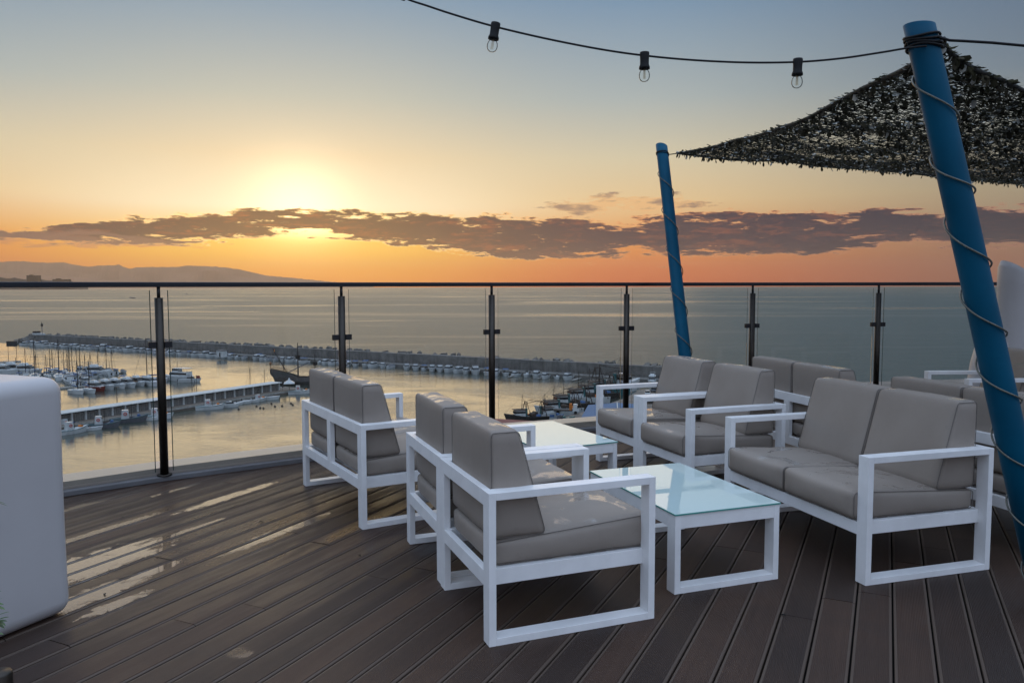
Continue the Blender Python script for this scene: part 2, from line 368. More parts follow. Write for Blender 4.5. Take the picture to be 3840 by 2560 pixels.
# ------------------------------------------------------------------ mesh helpers
class MB:
    def __init__(s): s.v = []; s.f = []; s.mi = []
    def add(s, vs, fs, mtx=None, mi=0):
        o = len(s.v)
        s.v += [tuple(mtx @ Vector(p)) if mtx else tuple(p) for p in vs]
        s.f += [tuple(i + o for i in f) for f in fs]; s.mi += [mi] * len(fs)
        return s
    def box(s, c, d, mtx=None, mi=0):
        x, y, z = (k / 2 for k in d); cx, cy, cz = c
        vs = [(cx + a * x, cy + b * y, cz + e * z) for e in (-1, 1) for b in (-1, 1) for a in (-1, 1)]
        return s.add(vs, [(0, 2, 3, 1), (4, 5, 7, 6), (0, 1, 5, 4), (2, 6, 7, 3), (0, 4, 6, 2), (1, 3, 7, 5)], mtx, mi)
    def bar(s, a, b, w, h, mi=0):
        a, b = Vector(a), Vector(b); d = b - a; L = d.length
        q = d.to_track_quat('X', 'Z').to_matrix().to_4x4(); q.translation = (a + b) / 2
        return s.box((0, 0, 0), (L, w, h), q, mi)
    def tube(s, pts, r, n=8, cap=True, mi=0):
        pts = [Vector(p) for p in pts]; rs = r if isinstance(r, (list, tuple)) else [r] * len(pts)
        vs = []; fs = []; side = None
        for i, p in enumerate(pts):
            t = (pts[min(i + 1, len(pts) - 1)] - pts[max(i - 1, 0)]).normalized()
            if side is None:
                side = t.cross(Vector((0, 0, 1)))
                if side.length < .05: side = t.cross(Vector((0, 1, 0)))
            side = (side - t * side.dot(t)).normalized(); up = side.cross(t)
            for k in range(n):
                a = 2 * pi * k / n; vs.append(p + (side * cos(a) + up * sin(a)) * rs[i])
        for i in range(len(pts) - 1):
            for k in range(n):
                k2 = (k + 1) % n; fs.append((i * n + k, i * n + k2, (i + 1) * n + k2, (i + 1) * n + k))
        if cap: fs += [tuple(range(n))[::-1], tuple(range((len(pts) - 1) * n, len(pts) * n))]
        return s.add(vs, fs, None, mi)
    def lathe(s, prof, n=16, mtx=None, mi=0):
        vs = [(r * cos(2 * pi * k / n), r * sin(2 * pi * k / n), z) for r, z in prof for k in range(n)]
        fs = [(i * n + k, i * n + (k + 1) % n, (i + 1) * n + (k + 1) % n, (i + 1) * n + k) for i in range(len(prof) - 1) for k in range(n)]
        fs += [tuple(range(n))[::-1], tuple(range((len(prof) - 1) * n, len(prof) * n))]
        return s.add(vs, fs, mtx, mi)
    def prism(s, poly, z0, z1, mi=0):
        n = len(poly); vs = [(p[0], p[1], z0) for p in poly] + [(p[0], p[1], z1) for p in poly]
        fs = [tuple(range(n))[::-1], tuple(range(n, 2 * n))] + [(i, (i + 1) % n, n + (i + 1) % n, n + i) for i in range(n)]
        return s.add(vs, fs, None, mi)
    def mesh(s, name, mats, smooth_=False, bevel=0.0):
        me = bpy.data.meshes.new(name); me.from_pydata(s.v, [], s.f)
        for m_ in (mats if isinstance(mats, (list, tuple)) else [mats]): me.materials.append(m_)
        if len(me.materials) > 1:
            for p, i in zip(me.polygons, s.mi): p.material_index = i
        bm = bmesh.new(); bm.from_mesh(me); bmesh.ops.recalc_face_normals(bm, faces=bm.faces)
        if bevel:
            bmesh.ops.remove_doubles(bm, verts=bm.verts, dist=1e-5)
            ed = [e for e in bm.edges if len(e.link_faces) == 2 and e.calc_face_angle(0) > .6]
            bmesh.ops.bevel(bm, geom=ed, offset=bevel, segments=2, affect='EDGES', profile=.6)
        bm.to_mesh(me); bm.free()
        if smooth_:
            for p in me.polygons: p.use_smooth = True
        me.update(); return me
def put(me, name, parent=None, loc=(0, 0, 0), rz=0.0, scale=None):
    o = bpy.data.objects.new(name, me); C.objects.link(o); o.parent = parent
    o.location = loc; o.rotation_euler = (0, 0, rz)
    if scale: o.scale = scale
    return o
def tag(o, label=None, cat=None, group=None, kind=None):
    if label: o['label'] = label
    if cat: o['category'] = cat
    if group: o['group'] = group
    if kind: o['kind'] = kind
    return o
def thing(name, label, cat, loc=(0, 0, 0), rz=0.0, group=None):
    o = bpy.data.objects.new(name, None); C.objects.link(o); o.empty_display_size = .1
    o.location = loc; o.rotation_euler = (0, 0, rz); return tag(o, label, cat, group)
def struct(me, name): return tag(put(me, name), kind='structure')

ZW = -35.6
# ------------------------------------------------------------------ water, harbour ground
b = MB()
xs = [-30400, -6000, -1500, -400, 0, 400, 1500, 6000, 30400]; ys = [-3000, 0, 200, 600, 1500, 5000, 15000, 27500]
b.v = [(x, y, ZW - .15) for y in ys for x in xs]
b.f = [(j * 9 + i, j * 9 + i + 1, (j + 1) * 9 + i + 1, (j + 1) * 9 + i) for j in range(7) for i in range(8)]; b.mi = [0] * 56
struct(b.mesh('sea', M['sea']), 'sea')
BW0, BWD = Vector((-306, 494, 0)), (Vector((21, 307, 0)) - Vector((-306, 494, 0))).normalized()   # row of berths along the breakwater
BWN = Vector((-BWD.y, BWD.x, 0))                                                                 # towards the open sea
b = MB(); hb = [Vector((-420, 558, 0)), BW0 + BWN * 8, BW0 + BWD * 560 + BWN * 8, Vector((220, 20, 0)), Vector((-420, 20, 0))]
b.v = [(p.x, p.y, ZW) for p in hb]; b.f = [(0, 1, 2, 3, 4)]; b.mi = [0]
struct(b.mesh('harbour_water', M['harbour']), 'harbour_water')

# breakwater: promenade, wall, blocks on the seaward side
bwt = thing('breakwater', 'long grey concrete breakwater wall crossing the harbour mouth below the terrace', 'breakwater', (BW0.x, BW0.y, ZW))
LW = 470.0; S0 = -14.0
b = MB()
def bwbox(mb, s0, s1, n0, n1, z0, z1):
    pts = [BWD * s0 + BWN * n0, BWD * s1 + BWN * n0, BWD * s1 + BWN * n1, BWD * s0 + BWN * n1]
    return mb.prism([(p.x, p.y) for p in pts], z0, z1)
bwbox(b, S0 - 2, LW, 7, 17, -1, 1.4); put(b.mesh('promenade', M['concrete']), 'promenade', bwt)
nseg = 40; wallme = None
for i in range(nseg):
    s0 = S0 + (LW - S0) * i / nseg; s1 = S0 + (LW - S0) * (i + 1) / nseg
    b = MB(); bwbox(b, s0 + .03, s1 - .03, 14 + (.03 if i % 2 else 0), 17.5, 1.404, 5.7 + .05 * (i % 3))
    put(b.mesh('wall_panel', M['concrete']), 'wall_panel', bwt)
b = MB()
for i in range(1, 240):
    s = S0 + i * 2.0
    p = BWD * s + BWN * 13.7; b.box((p.x, p.y, 1.9), (.12, .12, 1.0))
put(b.mesh('bollard_row', M['rust']), 'bollard_row', bwt)['kind'] = 'stuff'
def rock_mesh(seed, box=False):
    r = random.Random(seed); bm = bmesh.new()
    if box: bmesh.ops.create_cube(bm, size=1.0)
    else: bmesh.ops.create_icosphere(bm, subdivisions=1, radius=.62)
    for v in bm.verts: v.co = Vector((v.co.x * r.uniform(.8, 1.3), v.co.y * r.uniform(.8, 1.2), v.co.z * r.uniform(.8, 1.1)))
    me = bpy.data.meshes.new('rock'); bm.to_mesh(me); bm.free(); me.materials.append(M['rock']); return me
rocks = [rock_mesh(i) for i in range(5)]; blocks = [rock_mesh(i + 9, True) for i in range(3)]
def at_wall(px):    # where a photograph column meets the wall top line
    a = (px - 1920) / FOCAL
    n0 = BW0 + BWN * 17.5
    t = (a * n0.y - n0.x) / (BWD.x - a * BWD.y)
    return n0 + BWD * t
for px, w, blk in [(300, 4, 1), (322, 5, 1), (345, 3, 1), (375, 4, 1), (398, 5, 1), (425, 3, 0), (452, 4, 0), (478, 3, 0), (500, 3, 0), (540, 3, 0), (585, 3, 0), (625, 4, 0), (648, 5, 1), (672, 4, 0), (722, 5, 1), (784, 3, 0),
                   (800, 2, 0), (822, 4, 0), (860, 4, 0), (882, 3, 0), (905, 3, 0), (922, 4, 0), (948, 4, 0), (966, 4, 0), (992, 5, 0), (1042, 4, 0), (1070, 5, 0), (1110, 4, 0), (1135, 4, 0), (1168, 3, 0), (1190, 3, 0), (1222, 4, 0), (1243, 3, 0),
                   (1322, 3, 0), (1340, 3, 0), (1365, 4, 0), (1497, 4, 1), (1522, 4, 1), (1562, 3, 0), (1655, 3, 1), (1690, 3, 1), (1710, 2, 0), (2270, 3, 0), (1275, 3, 0), (1300, 3, 0)]:
    p = at_wall(px)
    o = put(rnd.choice(blocks if blk else rocks), 'rock', None, (p.x + BWN.x * 2.0, p.y + BWN.y * 2.0, ZW + 5.7), rnd.uniform(0, 6), (w * .8, w * .6, rnd.uniform(1.5, 2.3) * (0.8 if blk else 1)))
    o.rotation_euler[0] = rnd.uniform(-.15, .15) if blk else rnd.uniform(-1, 1)
    tag(o, 'square concrete block lying along the seaward edge of the breakwater wall' if blk else 'dark boulder heaped on the seaward edge of the breakwater wall', 'rock',
        'concrete blocks on the breakwater' if blk else 'boulders on the breakwater')
# rubble slope seaward, reads as one mass
b = MB()
for i in range(520):
    s = rnd.uniform(S0 - 14, LW); n = rnd.uniform(17.5, 27)
    p = BWD * s + BWN * n; z = 5.2 - (n - 17.5) * .62
    mm = Matrix.Translation((p.x, p.y, z)) @ Matrix.Rotation(rnd.uniform(0, 6), 4, (rnd.random(), rnd.random(), rnd.random() + .1))
    k = rnd.uniform(2.0, 3.4); b.box((0, 0, 0), (k, k * .8, k * .7), mm)
for i in range(60):
    a = rnd.uniform(0, 6.28); r = rnd.uniform(0, 9); p = BWD * (S0 - 7 + r * cos(a)) + BWN * (14 + r * sin(a) * .9)
    mm = Matrix.Translation((p.x, p.y, 3.2 - r * .3)) @ Matrix.Rotation(rnd.uniform(0, 6), 4, (rnd.random(), rnd.random(), rnd.random() + .1))
    b.box((0, 0, 0), (3.0, 2.4, 2.2), mm)
put(b.mesh('rubble_slope', M['rock']), 'rubble_slope', bwt)['kind'] = 'stuff'
# end-of-mole hut and light
p = BW0 + BWD * (S0 + 1) + BWN * 15.5
t = thing('harbour_hut', 'low flat concrete hut at the far left end of the breakwater', 'hut', (p.x, p.y, ZW + 5.7), math.atan2(BWD.y, BWD.x))
b = MB(); b.box((0, 0, .55), (9, 3.4, 1.1)); put(b.mesh('wall', M['bwhite']), 'wall', t)
b = MB(); b.box((-2.5, 0, 1.7), (4, 3, 1.2)); put(b.mesh('upper_room', M['rust']), 'upper_room', t)
t = thing('harbour_light', 'slim beacon post with dark lantern standing on the far left end of the breakwater', 'beacon', (p.x + 3.6, p.y - 2.4, ZW + 5.7))
b = MB(); b.tube([(0, 0, 0), (0, 0, 5.6)], .22, 6); put(b.mesh('mast', M['bgrey']), 'mast', t)
b = MB(); b.lathe([(.5, 5.6), (.7, 5.8), (.7, 7.0), (.2, 7.6), (.1, 8.6)], 8); put(b.mesh('lantern', M['darkhull']), 'lantern', t)
p = at(832, 1338, ZW + 1.4)
t = thing('kiosk', 'small white service kiosk against the middle of the breakwater wall', 'kiosk', p, math.atan2(BWD.y, BWD.x))
b = MB(); b.box((0, 0, 1.6), (5.0, 2.4, 3.2)); put(b.mesh('wall', M['bwhite']), 'wall', t)
b = MB(); b.box((0, 0, 3.3), (5.6, 2.8, .25)); put(b.mesh('roof', M['bgrey']), 'roof', t)
b = MB(); b.box((0, -1.22, 1.2), (.9, .06, 2.1)); put(b.mesh('door', M['window']), 'door', t)

# quay at the right with the fishing port
b = MB()
q = [at(1500, 1700, ZW + 1.5), at(2020, 1585, ZW + 1.5), at(2200, 1540, ZW + 1.5), at(2345, 1492, ZW + 1.5), at(2400, 1462, ZW + 1.5), at(2560, 1452, ZW + 1.5), Vector((330, 330, 0)), Vector((330, 35, 0)), Vector((-40, 35, 0)), Vector((-40, 120, 0))]
b.prism([(p.x, p.y) for p in q], ZW - 1, ZW + 1.5)
struct(b.mesh('quay', M['quay']), 'quay')

# ------------------------------------------------------------------ boats
def hull_mb(L, B, H, draft=.4, sheer=.35, transom=.8, n=9, open_=True):
    b = MB(); rows = []
    for i in range(n + 1):
        t = i / n
        k = transom + (1 - transom) * min(1, t / .4) if t < .4 else (1 - ((t - .4) / .6) ** 2.2)
        hb = B / 2 * max(k, .015); h = H * (1 + sheer * (t ** 2)); x = -L / 2 + L * t
        xb = x - (0.08 * L * (t ** 4))
        kd = -draft * (1 - t ** 6)
        rows.append([(xb, 0, kd), (xb, hb * .72, kd * .3), (x, hb, h), (x, hb * .86, h), (x, hb * .8, h * .62 if (open_ and t < .62) else h * 1.02), (x, 0, h * .6 if (open_ and t < .62) else h * 1.06)])
    for r in rows:
        b.v += r + [(p[0], -p[1], p[2]) for p in (r[4], r[3], r[2], r[1])]
    m_ = 10
    for i in range(n):
        for k in range(m_): b.f.append((i * m_ + k, i * m_ + (k + 1) % m_, (i + 1) * m_ + (k + 1) % m_, (i + 1) * m_ + k))
    b.f += [tuple(range(m_)), tuple(range(n * m_, n * m_ + m_))]; b.mi = [0] * len(b.f)
    return b
def cabin_mb(x0, x1, w, z0, z1, rake=.35, taper=.85):
    b = MB(); h = z1 - z0
    lo = [(x0, -w / 2), (x1, -w / 2 * .8), (x1, w / 2 * .8), (x0, w / 2)]
    hi = [(x0 + .08 * h, -w / 2 * taper), (x1 - rake * h * 1.6, -w / 2 * taper * .85), (x1 - rake * h * 1.6, w / 2 * taper * .85), (x0 + .08 * h, w / 2 * taper)]
    b.v = [(x, y, z0) for x, y in lo] + [(x, y, z1) for x, y in hi]
    b.f = [(3, 2, 1, 0), (4, 5, 6, 7)] + [(i, (i + 1) % 4, 4 + (i + 1) % 4, 4 + i) for i in range(4)]; b.mi = [0] * 6
    return b
KB = {}
def kind(name):
    if name in KB: return KB[name]
    P = []      # (part name, mesh, parent index or None)
    A = lambda n_, mb, mt, par=None, sm=False: P.append((n_, mb.mesh(n_, mt, sm), par))
    if name in ('cabin', 'cabin_b', 'cabin_big'):
        L = 6.5 if name != 'cabin_big' else 8.5; s = L / 6.5
        A('hull', hull_mb(L, 2.4 * s, .85 * s), M['bwhite'])
        A('cabin', cabin_mb(-.9 * s, 1.5 * s, 1.8 * s, .6 * s, 1.9 * s), M['bwhite'])
        A('window_band', cabin_mb(-.75 * s, 1.48 * s, 1.84 * s, 1.18 * s, 1.6 * s, .5, .93), M['window'])
        if name == 'cabin_b': A('canopy', MB().box((-1.6 * s, 0, 1.95 * s), (1.7 * s, 1.7 * s, .12)), M['bblue'])
        else: A('roof_rail', MB().bar((-.9 * s, 0, 2.0 * s), (.2 * s, 0, 2.0 * s), 1.5 * s, .06), M['bgrey'])
        A('outboard_motor', MB().box((-L / 2 - .25, 0, .75), (.4, .42, .9)), M['darkhull'])
    elif name == 'open':
        A('hull', hull_mb(5.6, 2.1, .75), M['bwhite']); A('console', cabin_mb(-.3, .5, .8, .4, 1.5), M['bwhite'])
        A('windscreen', MB().box((.25, 0, 1.6), (.08, .8, .35)), M['window']); A('outboard_motor', MB().box((-3.0, 0, .75), (.4, .42, 1.0)), M['darkhull'])
    elif name == 'canopy':
        A('hull', hull_mb(6.2, 2.3, .8), M['bwhite']); A('canopy', MB().box((-.5, 0, 1.95), (2.6, 1.8, .12)), M['bblue'])
        b = MB(); [b.tube([(x, y, .7), (x, y, 1.9)], .035, 4) for x in (-1.7, .7) for y in (-.8, .8)]; A('canopy_frame', b, M['steel'])
        A('outboard_motor', MB().box((-3.3, 0, .75), (.4, .42, 1.0)), M['darkhull'])
    elif name == 'covered':
        A('hull', hull_mb(5.8, 2.2, .75), M['bwhite']); A('cover', cabin_mb(-2.7, 1.9, 2.0, .72, 1.25, .9, .4), M['bgrey'])
        A('outboard_motor', MB().box((-3.1, 0, .75), (.4, .42, 1.0)), M['darkhull'])
    elif name in ('yacht', 'yacht_wood', 'yacht_red'):
        A('hull', hull_mb(11, 3.7, 1.5, open_=False), M['bred'] if name == 'yacht_red' else M['bwhite'])
        A('foredeck', cabin_mb(-.5, 3.9, 2.6, 1.5, 2.1, .9, .8), M['bwhite'])
        A('cabin', cabin_mb(-4.2, 1.6, 3.0, 1.5, 3.3, .5, .9), M['brown'] if name == 'yacht_wood' else M['bwhite'])
        A('window_band', cabin_mb(-3.8, 1.55, 3.04, 2.25, 2.95, .6, .95), M['window'])
        A('roof', MB().box((-1.9, 0, 3.38), (5.2, 2.9, .14)), M['bwhite'])
        A('flybridge', cabin_mb(-3.2, -.5, 2.0, 3.45, 4.1, .5, .9), M['bwhite'])
        A('roll_bar', MB().tube([(-3.3, -1.1, 3.4), (-3.6, -1.0, 4.7), (-3.6, 1.0, 4.7), (-3.3, 1.1, 3.4)], .06, 5), M['bwhite'])
        A('bow_rail', MB().tube([(0, 1.5, 2.3), (3.2, 1.0, 2.5), (5.1, 0, 2.7), (3.2, -1.0, 2.5), (0, -1.5, 2.3)], .03, 4), M['steel'])
    elif name == 'ferry':
        A('hull', hull_mb(13, 4.3, 1.7, open_=False), M['bwhite']); A('cabin', cabin_mb(-5.3, 3.2, 3.6, 1.7, 3.6, .3, .94), M['bwhite'])
        A('window_band', cabin_mb(-5.1, 3.16, 3.64, 2.5, 3.2, .35, .96), M['window'])
        A('wheelhouse', cabin_mb(-1, 2.2, 2.6, 3.6, 5.0, .3, .92), M['bwhite']); A('windscreen', cabin_mb(-.9, 2.16, 2.64, 4.1, 4.7, .35, .95), M['window'])
        A('awning', MB().box((-3.4, 0, 5.0), (4.4, 3.2, .12)), M['bwhite'])
        b = MB(); [b.tube([(x, y, 3.6), (x, y, 5.0)], .04, 4) for x in (-5.3, -1.5) for y in (-1.5, 1.5)]; A('awning_frame', b, M['steel'])
        A('mast', MB().tube([(.3, 0, 5.0), (.1, 0, 7.6)], .06, 5), M['steel'])
    elif name in ('sail', 'sail_tall'):
        L = 9.5 if name == 'sail' else 12.5; H = 11.5 if name == 'sail' else 17.0
        A('hull', hull_mb(L, L * .31, 1.15, open_=False, transom=.6), M['bwhite']); A('cabin', cabin_mb(-L * .2, L * .22, 1.9, 1.1, 1.65, .9, .8), M['bwhite'])
        A('mast', MB().tube([(L * .08, 0, 1), (L * .08, 0, H)], [.15, .11], 6), M['dark_steel'])
        b = MB(); b.tube([(L * .08, 0, 2.4), (-L * .36, 0, 2.5)], .09, 6); A('boom', b, M['dark_steel'])
        b = MB(); b.tube([(L * .06, 0, 2.6), (-L * .34, 0, 2.68)], [.22, .12], 6); A('furled_sail', b, M['bblue'])
        b = MB(); b.tube([(L * .08, 0, H), (L * .47, 0, 1.4)], .045, 4); b.tube([(L * .08, 0, H), (-L * .48, 0, 1.3)], .03, 4)
        for sgn in (-1, 1): b.tube([(L * .08, 0, H * .92), (L * .08, sgn * .9, H * .55), (L * .04, sgn * L * .14, 1.2)], .03, 4)
        A('rigging', b, M['dark_steel']); A('spreader', MB().box((L * .08, 0, H * .55), (.12, 1.8, .08)), M['dark_steel'])
    elif name in ('fishing', 'fishing_b'):
        A('hull', hull_mb(8.6, 2.9, 1.0, sheer=.7, transom=.5), M['bwhite'] if name == 'fishing' else M['bgrey'])
        A('rubbing_strake', MB().tube([(-4.2, -.8, 1.0), (-1, -1.42, 1.05), (2, -1.15, 1.2), (4.3, 0, 1.72), (2, 1.15, 1.2), (-1, 1.42, 1.05), (-4.2, .8, 1.0)], .07, 5), M['bteal'])
        A('wheelhouse', cabin_mb(-1.7, .1, 1.5, .7, 3.1, .05, .96), M['bwhite'])
        A('windscreen', MB().box((.03, 0, 2.6), (.06, 1.1, .45)), M['window'])
        ring = [(-.8 + .32 * cos(a), -.80, 2.2 + .32 * sin(a)) for a in [k * pi / 6 for k in range(13)]]
        A('lifebuoy', MB().tube(ring, .09, 5, False), M['redpaint'])
        A('mast', MB().tube([(.6, 0, 1), (.6, 0, 4.6)], .05, 5), M['steel']); A('net_drum', MB().tube([(2.2, -.6, 1.5), (2.2, .6, 1.5)], .4, 8), M['orange'] if name == 'fishing' else M['bblue'])
    elif name == 'dinghy':
        A('hull', hull_mb(4.4, 1.7, .6), M['bwhite']); A('bench', MB().box((-.4, 0, .5), (.35, 1.4, .06)), M['brown']); A('outboard_motor', MB().box((-2.35, 0, .6), (.3, .3, .7)), M['darkhull'])
    elif name in ('trawler', 'trawler_b', 'trawler_c'):
        hm = {'trawler': M['darkhull'], 'trawler_b': M['bwhite'], 'trawler_c': M['bteal']}[name]
        A('hull', hull_mb(17, 5.2, 2.0, draft=1, sheer=.75, transom=.8), hm)
        A('wheelhouse', cabin_mb(.6, 4.6, 3.4, 1.6, 4.6, .1, .95), M['bwhite']); A('window_band', cabin_mb(.7, 4.58, 3.44, 3.5, 4.2, .12, .97), M['window'])
        A('bridge_roof', MB().box((2.5, 0, 4.72), (4.6, 3.8, .16)), M['rust'])
        b = MB()
        for sgn in (-1, 1):
            b.tube([(-7.6, sgn * 2.1, 1.4), (-6.4, sgn * 1.1, 7.2)], .15, 6); b.tube([(-5.0, sgn * 2.1, 1.4), (-6.4, sgn * 1.1, 7.2)], .10, 6)
        b.tube([(-6.4, -1.5, 7.2), (-6.4, 1.5, 7.2)], .15, 6); b.tube([(-7.2, -1.8, 3.5), (-7.2, 1.8, 3.5)], .1, 6)
        A('gantry', b, M['rust'])
        A('mast', MB().tube([(1.6, 0, 4.7), (1.4, 0, 10.0)], [.12, .06], 6), M['rust']); A('crosstree', MB().box((1.5, 0, 8.0), (.08, 1.8, .08)), M['rust'])
        b = MB(); b.tube([(1.4, 0, 6.5), (-5.0, .9, 7.8)], .09, 5); b.tube([(1.4, 0, 9.6), (-6.4, 0, 7.2)], .035, 4); b.tube([(1.4, 0, 9.6), (8.4, 0, 3.5)], .035, 4); b.tube([(1.4, 0, 9.4), (-2, 2.3, 2)], .03, 4); b.tube([(1.4, 0, 9.4), (-2, -2.3, 2)], .03, 4)
        A('derrick', b, M['rust']); A('net_winch', MB().tube([(-2.6, -1.5, 2.4), (-2.6, 1.5, 2.4)], .85, 10), M['rust'])
        A('net_pile', cabin_mb(-5.6, -3.8, 3.2, 1.3, 2.5, .4, .6), M['bblue'] if name != 'trawler_b' else M['orange']); A('funnel', MB().box((.1, .7, 3.6), (.7, .7, 3.2)), M['bteal'])
    elif name == 'car':
        A('body', hull_mb(.1, .1, .1), M['bwhite'])
    KB[name] = P; return P
def place(kn, p, rz, name, label, cat, group=None, sc=1.0):
    t = thing(name, label, cat, p, rz, group); t.scale = (sc, sc, sc)
    for n_, me, _ in kind(kn): put(me, n_, t)
    return t

# the row moored along the breakwater
ROW = {'cabin': ('white cabin motorboat moored bow out in the row along the breakwater', 'cabin motorboats along the breakwater'),
       'cabin_b': ('white motorboat with a blue aft awning in the row along the breakwater', 'motorboats with blue awnings along the breakwater'),
       'open': ('small open motorboat with a centre console in the row along the breakwater', 'open motorboats along the breakwater'),
       'canopy': ('motorboat with a blue canopy on posts in the row along the breakwater', 'motorboats with blue canopies along the breakwater'),
       'covered': ('small motorboat under a grey canvas cover in the row along the breakwater', 'canvas covered motorboats along the breakwater'),
       'cabin_big': ('larger white cabin cruiser in the row of small boats along the breakwater', 'cabin cruisers along the breakwater')}
LROW = (Vector((21, 307, 0)) - BW0).length
s = -6.0; rowang = math.atan2(-BWN.y, -BWN.x)
while s < LROW + 4:
    kn = rnd.choice(['cabin', 'cabin', 'open', 'cabin_b', 'covered', 'canopy', 'cabin', 'cabin_big'])
    if rnd.random() < .06: s += 4.5; continue
    p = BW0 + BWD * s + BWN * (rnd.uniform(2.0, 3.8)); sc = rnd.uniform(1.1, 1.45)
    place(kn, (p.x, p.y, ZW), rowang + rnd.uniform(-.1, .75), 'moored_motorboat', ROW[kn][0], 'boat', ROW[kn][1], sc)
    s += rnd.uniform(4.0, 5.3) * (1.25 if kn == 'cabin_big' else 1)
# berth fingers at the right end
for px, py in [(1925, 1412), (2035, 1418), (2160, 1425), (2215, 1428), (2260, 1432)]:
    p = at(px, py, ZW); L = 14
    o = thing('mooring_finger', 'narrow concrete mooring finger reaching out from the breakwater promenade', 'pontoon', (p.x, p.y, ZW), rowang, 'mooring fingers along the breakwater')
    b = MB(); b.box((-3, 0, .35), (L, 1.1, .35)); put(b.mesh('walkway', M['shedwall']), 'walkway', o)
    b = MB(); [b.tube([(x, 0.3, -1), (x, .3, 1.3)], .12, 5) for x in (-8, 3.5)]; put(b.mesh('pile', M['rust']), 'pile', o)
for px, py, kn, lb in [(2445, 1440, 'yacht', 'large white motor yacht berthed at the far right end of the basin'), (2388, 1450, 'cabin_big', 'white cruiser beside the moored trawlers at the back of the basin'),
                       (2330, 1448, 'ferry', 'white workboat with an awning behind the trawlers at the back of the basin')]:
    p = at(px, py, ZW); place(kn, (p.x, p.y, ZW), rowang + .3, 'motor_yacht', lb, 'boat', sc=.9)
# marina at the left: front row, bows towards us
FR = [(275, 1481, 'sail', 'white sailing boat at the left end of the front marina row'), (318, 1478, 'sail', 'second white sailing boat of the front marina row beside the dark red hull'),
      (352, 1470, 'yacht_red', 'dark red hulled motor boat between sailing boat and white yachts'), (392, 1464, 'yacht', 'white motor yacht with lifebuoy moored just right of the red hull'),
      (430, 1460, 'yacht', 'white motor yacht in the middle of the front marina row'), (475, 1456, 'yacht', 'long nosed white motor yacht left of the wooden cabin boat'),
      (512, 1450, 'yacht_wood', 'white motor yacht with a varnished wood cabin in the front marina row'), (556, 1450, 'yacht', 'white catamaran style yacht near the right end of the front marina row'),
      (590, 1442, 'cabin_big', 'small white cruiser tucked behind the right end of the front marina row')]
for px, py, kn, lb in FR:
    p = at(px, py, ZW); place(kn, (p.x - 1, p.y + 4, ZW), rad(-34 + rnd.uniform(-6, 6)), 'marina_boat', lb, 'boat', sc=.9 if kn != 'sail' else 1.0)
p = at(648, 1432, ZW); place('ferry', p + Vector((0, 5, 0)), rad(165), 'excursion_boat', 'large white double decked excursion boat right of the balustrade post', 'boat', sc=1.0)
p = at(705, 1434, ZW); place('cabin_big', p + Vector((0, 2, 0)), rad(10), 'pilot_boat', 'small dark windowed motorboat at the right tip of the marina pontoon', 'boat')
p = at(526, 1440, ZW); place('sail_tall', p + Vector((0, 8, 0)), rad(-160), 'sailing_yacht', 'tall masted sailing yacht rising above all the others near the balustrade post', 'sailing boat', sc=1.0)
SAILS = [(80, 1415, 1305), (114, 1425, 1270), (118, 1430, 1318), (160, 1418, 1330), (173, 1400, 1305), (181, 1396, 1309), (206, 1425, 1273), (226, 1402, 1310), (238, 1408, 1314), (247, 1415, 1303), (257, 1412, 1306), (274, 1414, 1306), (286, 1408, 1303),
         (306, 1412, 1326), (327, 1408, 1321), (354, 1402, 1316), (386, 1408, 1306), (410, 1405, 1312)]
for px, py, top in SAILS:
    p = at(px, py, ZW); h = (EYE - (top - 1073) * p.y / FOCAL) - ZW
    place('sail', p + Vector((0, 3, 0)), rad(rnd.choice([-60, 120, -50, 130]) + rnd.uniform(-10, 10)), 'sailing_boat', 'sailing boat with bare mast in the crowded rows of the left marina', 'sailing boat', 'masted sailing boats in the left marina', max(.75, h / 11.5))
for px, py in [(250, 1440), (285, 1448), (300, 1436), (330, 1430), (262, 1428), (225, 1420), (355, 1452), (415, 1440), (450, 1432), (485, 1438), (205, 1402), (150, 1412), (60, 1418), (20, 1425), (345, 1420), (380, 1402), (425, 1404), (455, 1400), (310, 1442), (95, 1408), (130, 1400), (535, 1434), (270, 1450), (345, 1440), (380, 1446), (320, 1458), (365, 1455), (400, 1452), (445, 1445), (240, 1432), (275, 1422), (305, 1420), (335, 1412), (365, 1412), (395, 1408), (215, 1410), (235, 1398), (185, 1408), (165, 1402), (10, 1440), (45, 1432), (85, 1430), (125, 1424), (500, 1440), (520, 1446), (290, 1400), (315, 1402)]:
    p = at(px, py, ZW); kn = rnd.choice(['cabin_big', 'canopy', 'cabin_b', 'covered'])
    place(kn, p + Vector((0, 2, 0)), rad(rnd.choice([-55, 125]) + rnd.uniform(-10, 10)), 'marina_boat', {'cabin_big': 'white cabin cruiser packed into the inner rows of the left marina', 'canopy': 'blue canopied boat packed into the inner rows of the left marina',
          'cabin_b': 'motorboat with blue aft awning in the inner rows of the left marina', 'covered': 'grey covered boat packed into the inner rows of the left marina'}[kn], 'boat', 'inner row marina boats, ' + {'cabin_big': 'cruisers', 'canopy': 'canopied', 'cabin_b': 'with awnings', 'covered': 'covered'}[kn], 1.15)
for px, py, lb in [(372, 1408, 'white long yacht moored side on in the back row of the marina'), (60, 1398, 'big pale motor yacht in the far left back row beyond the planter'), (110, 1402, 'second pale motor yacht in the far left back row'), (20, 1404, 'pale motor yacht cut by the left picture edge')]:
    p = at(px, py, ZW); place('yacht', p, rad(-8), 'motor_yacht', lb, 'boat', sc=1.15)
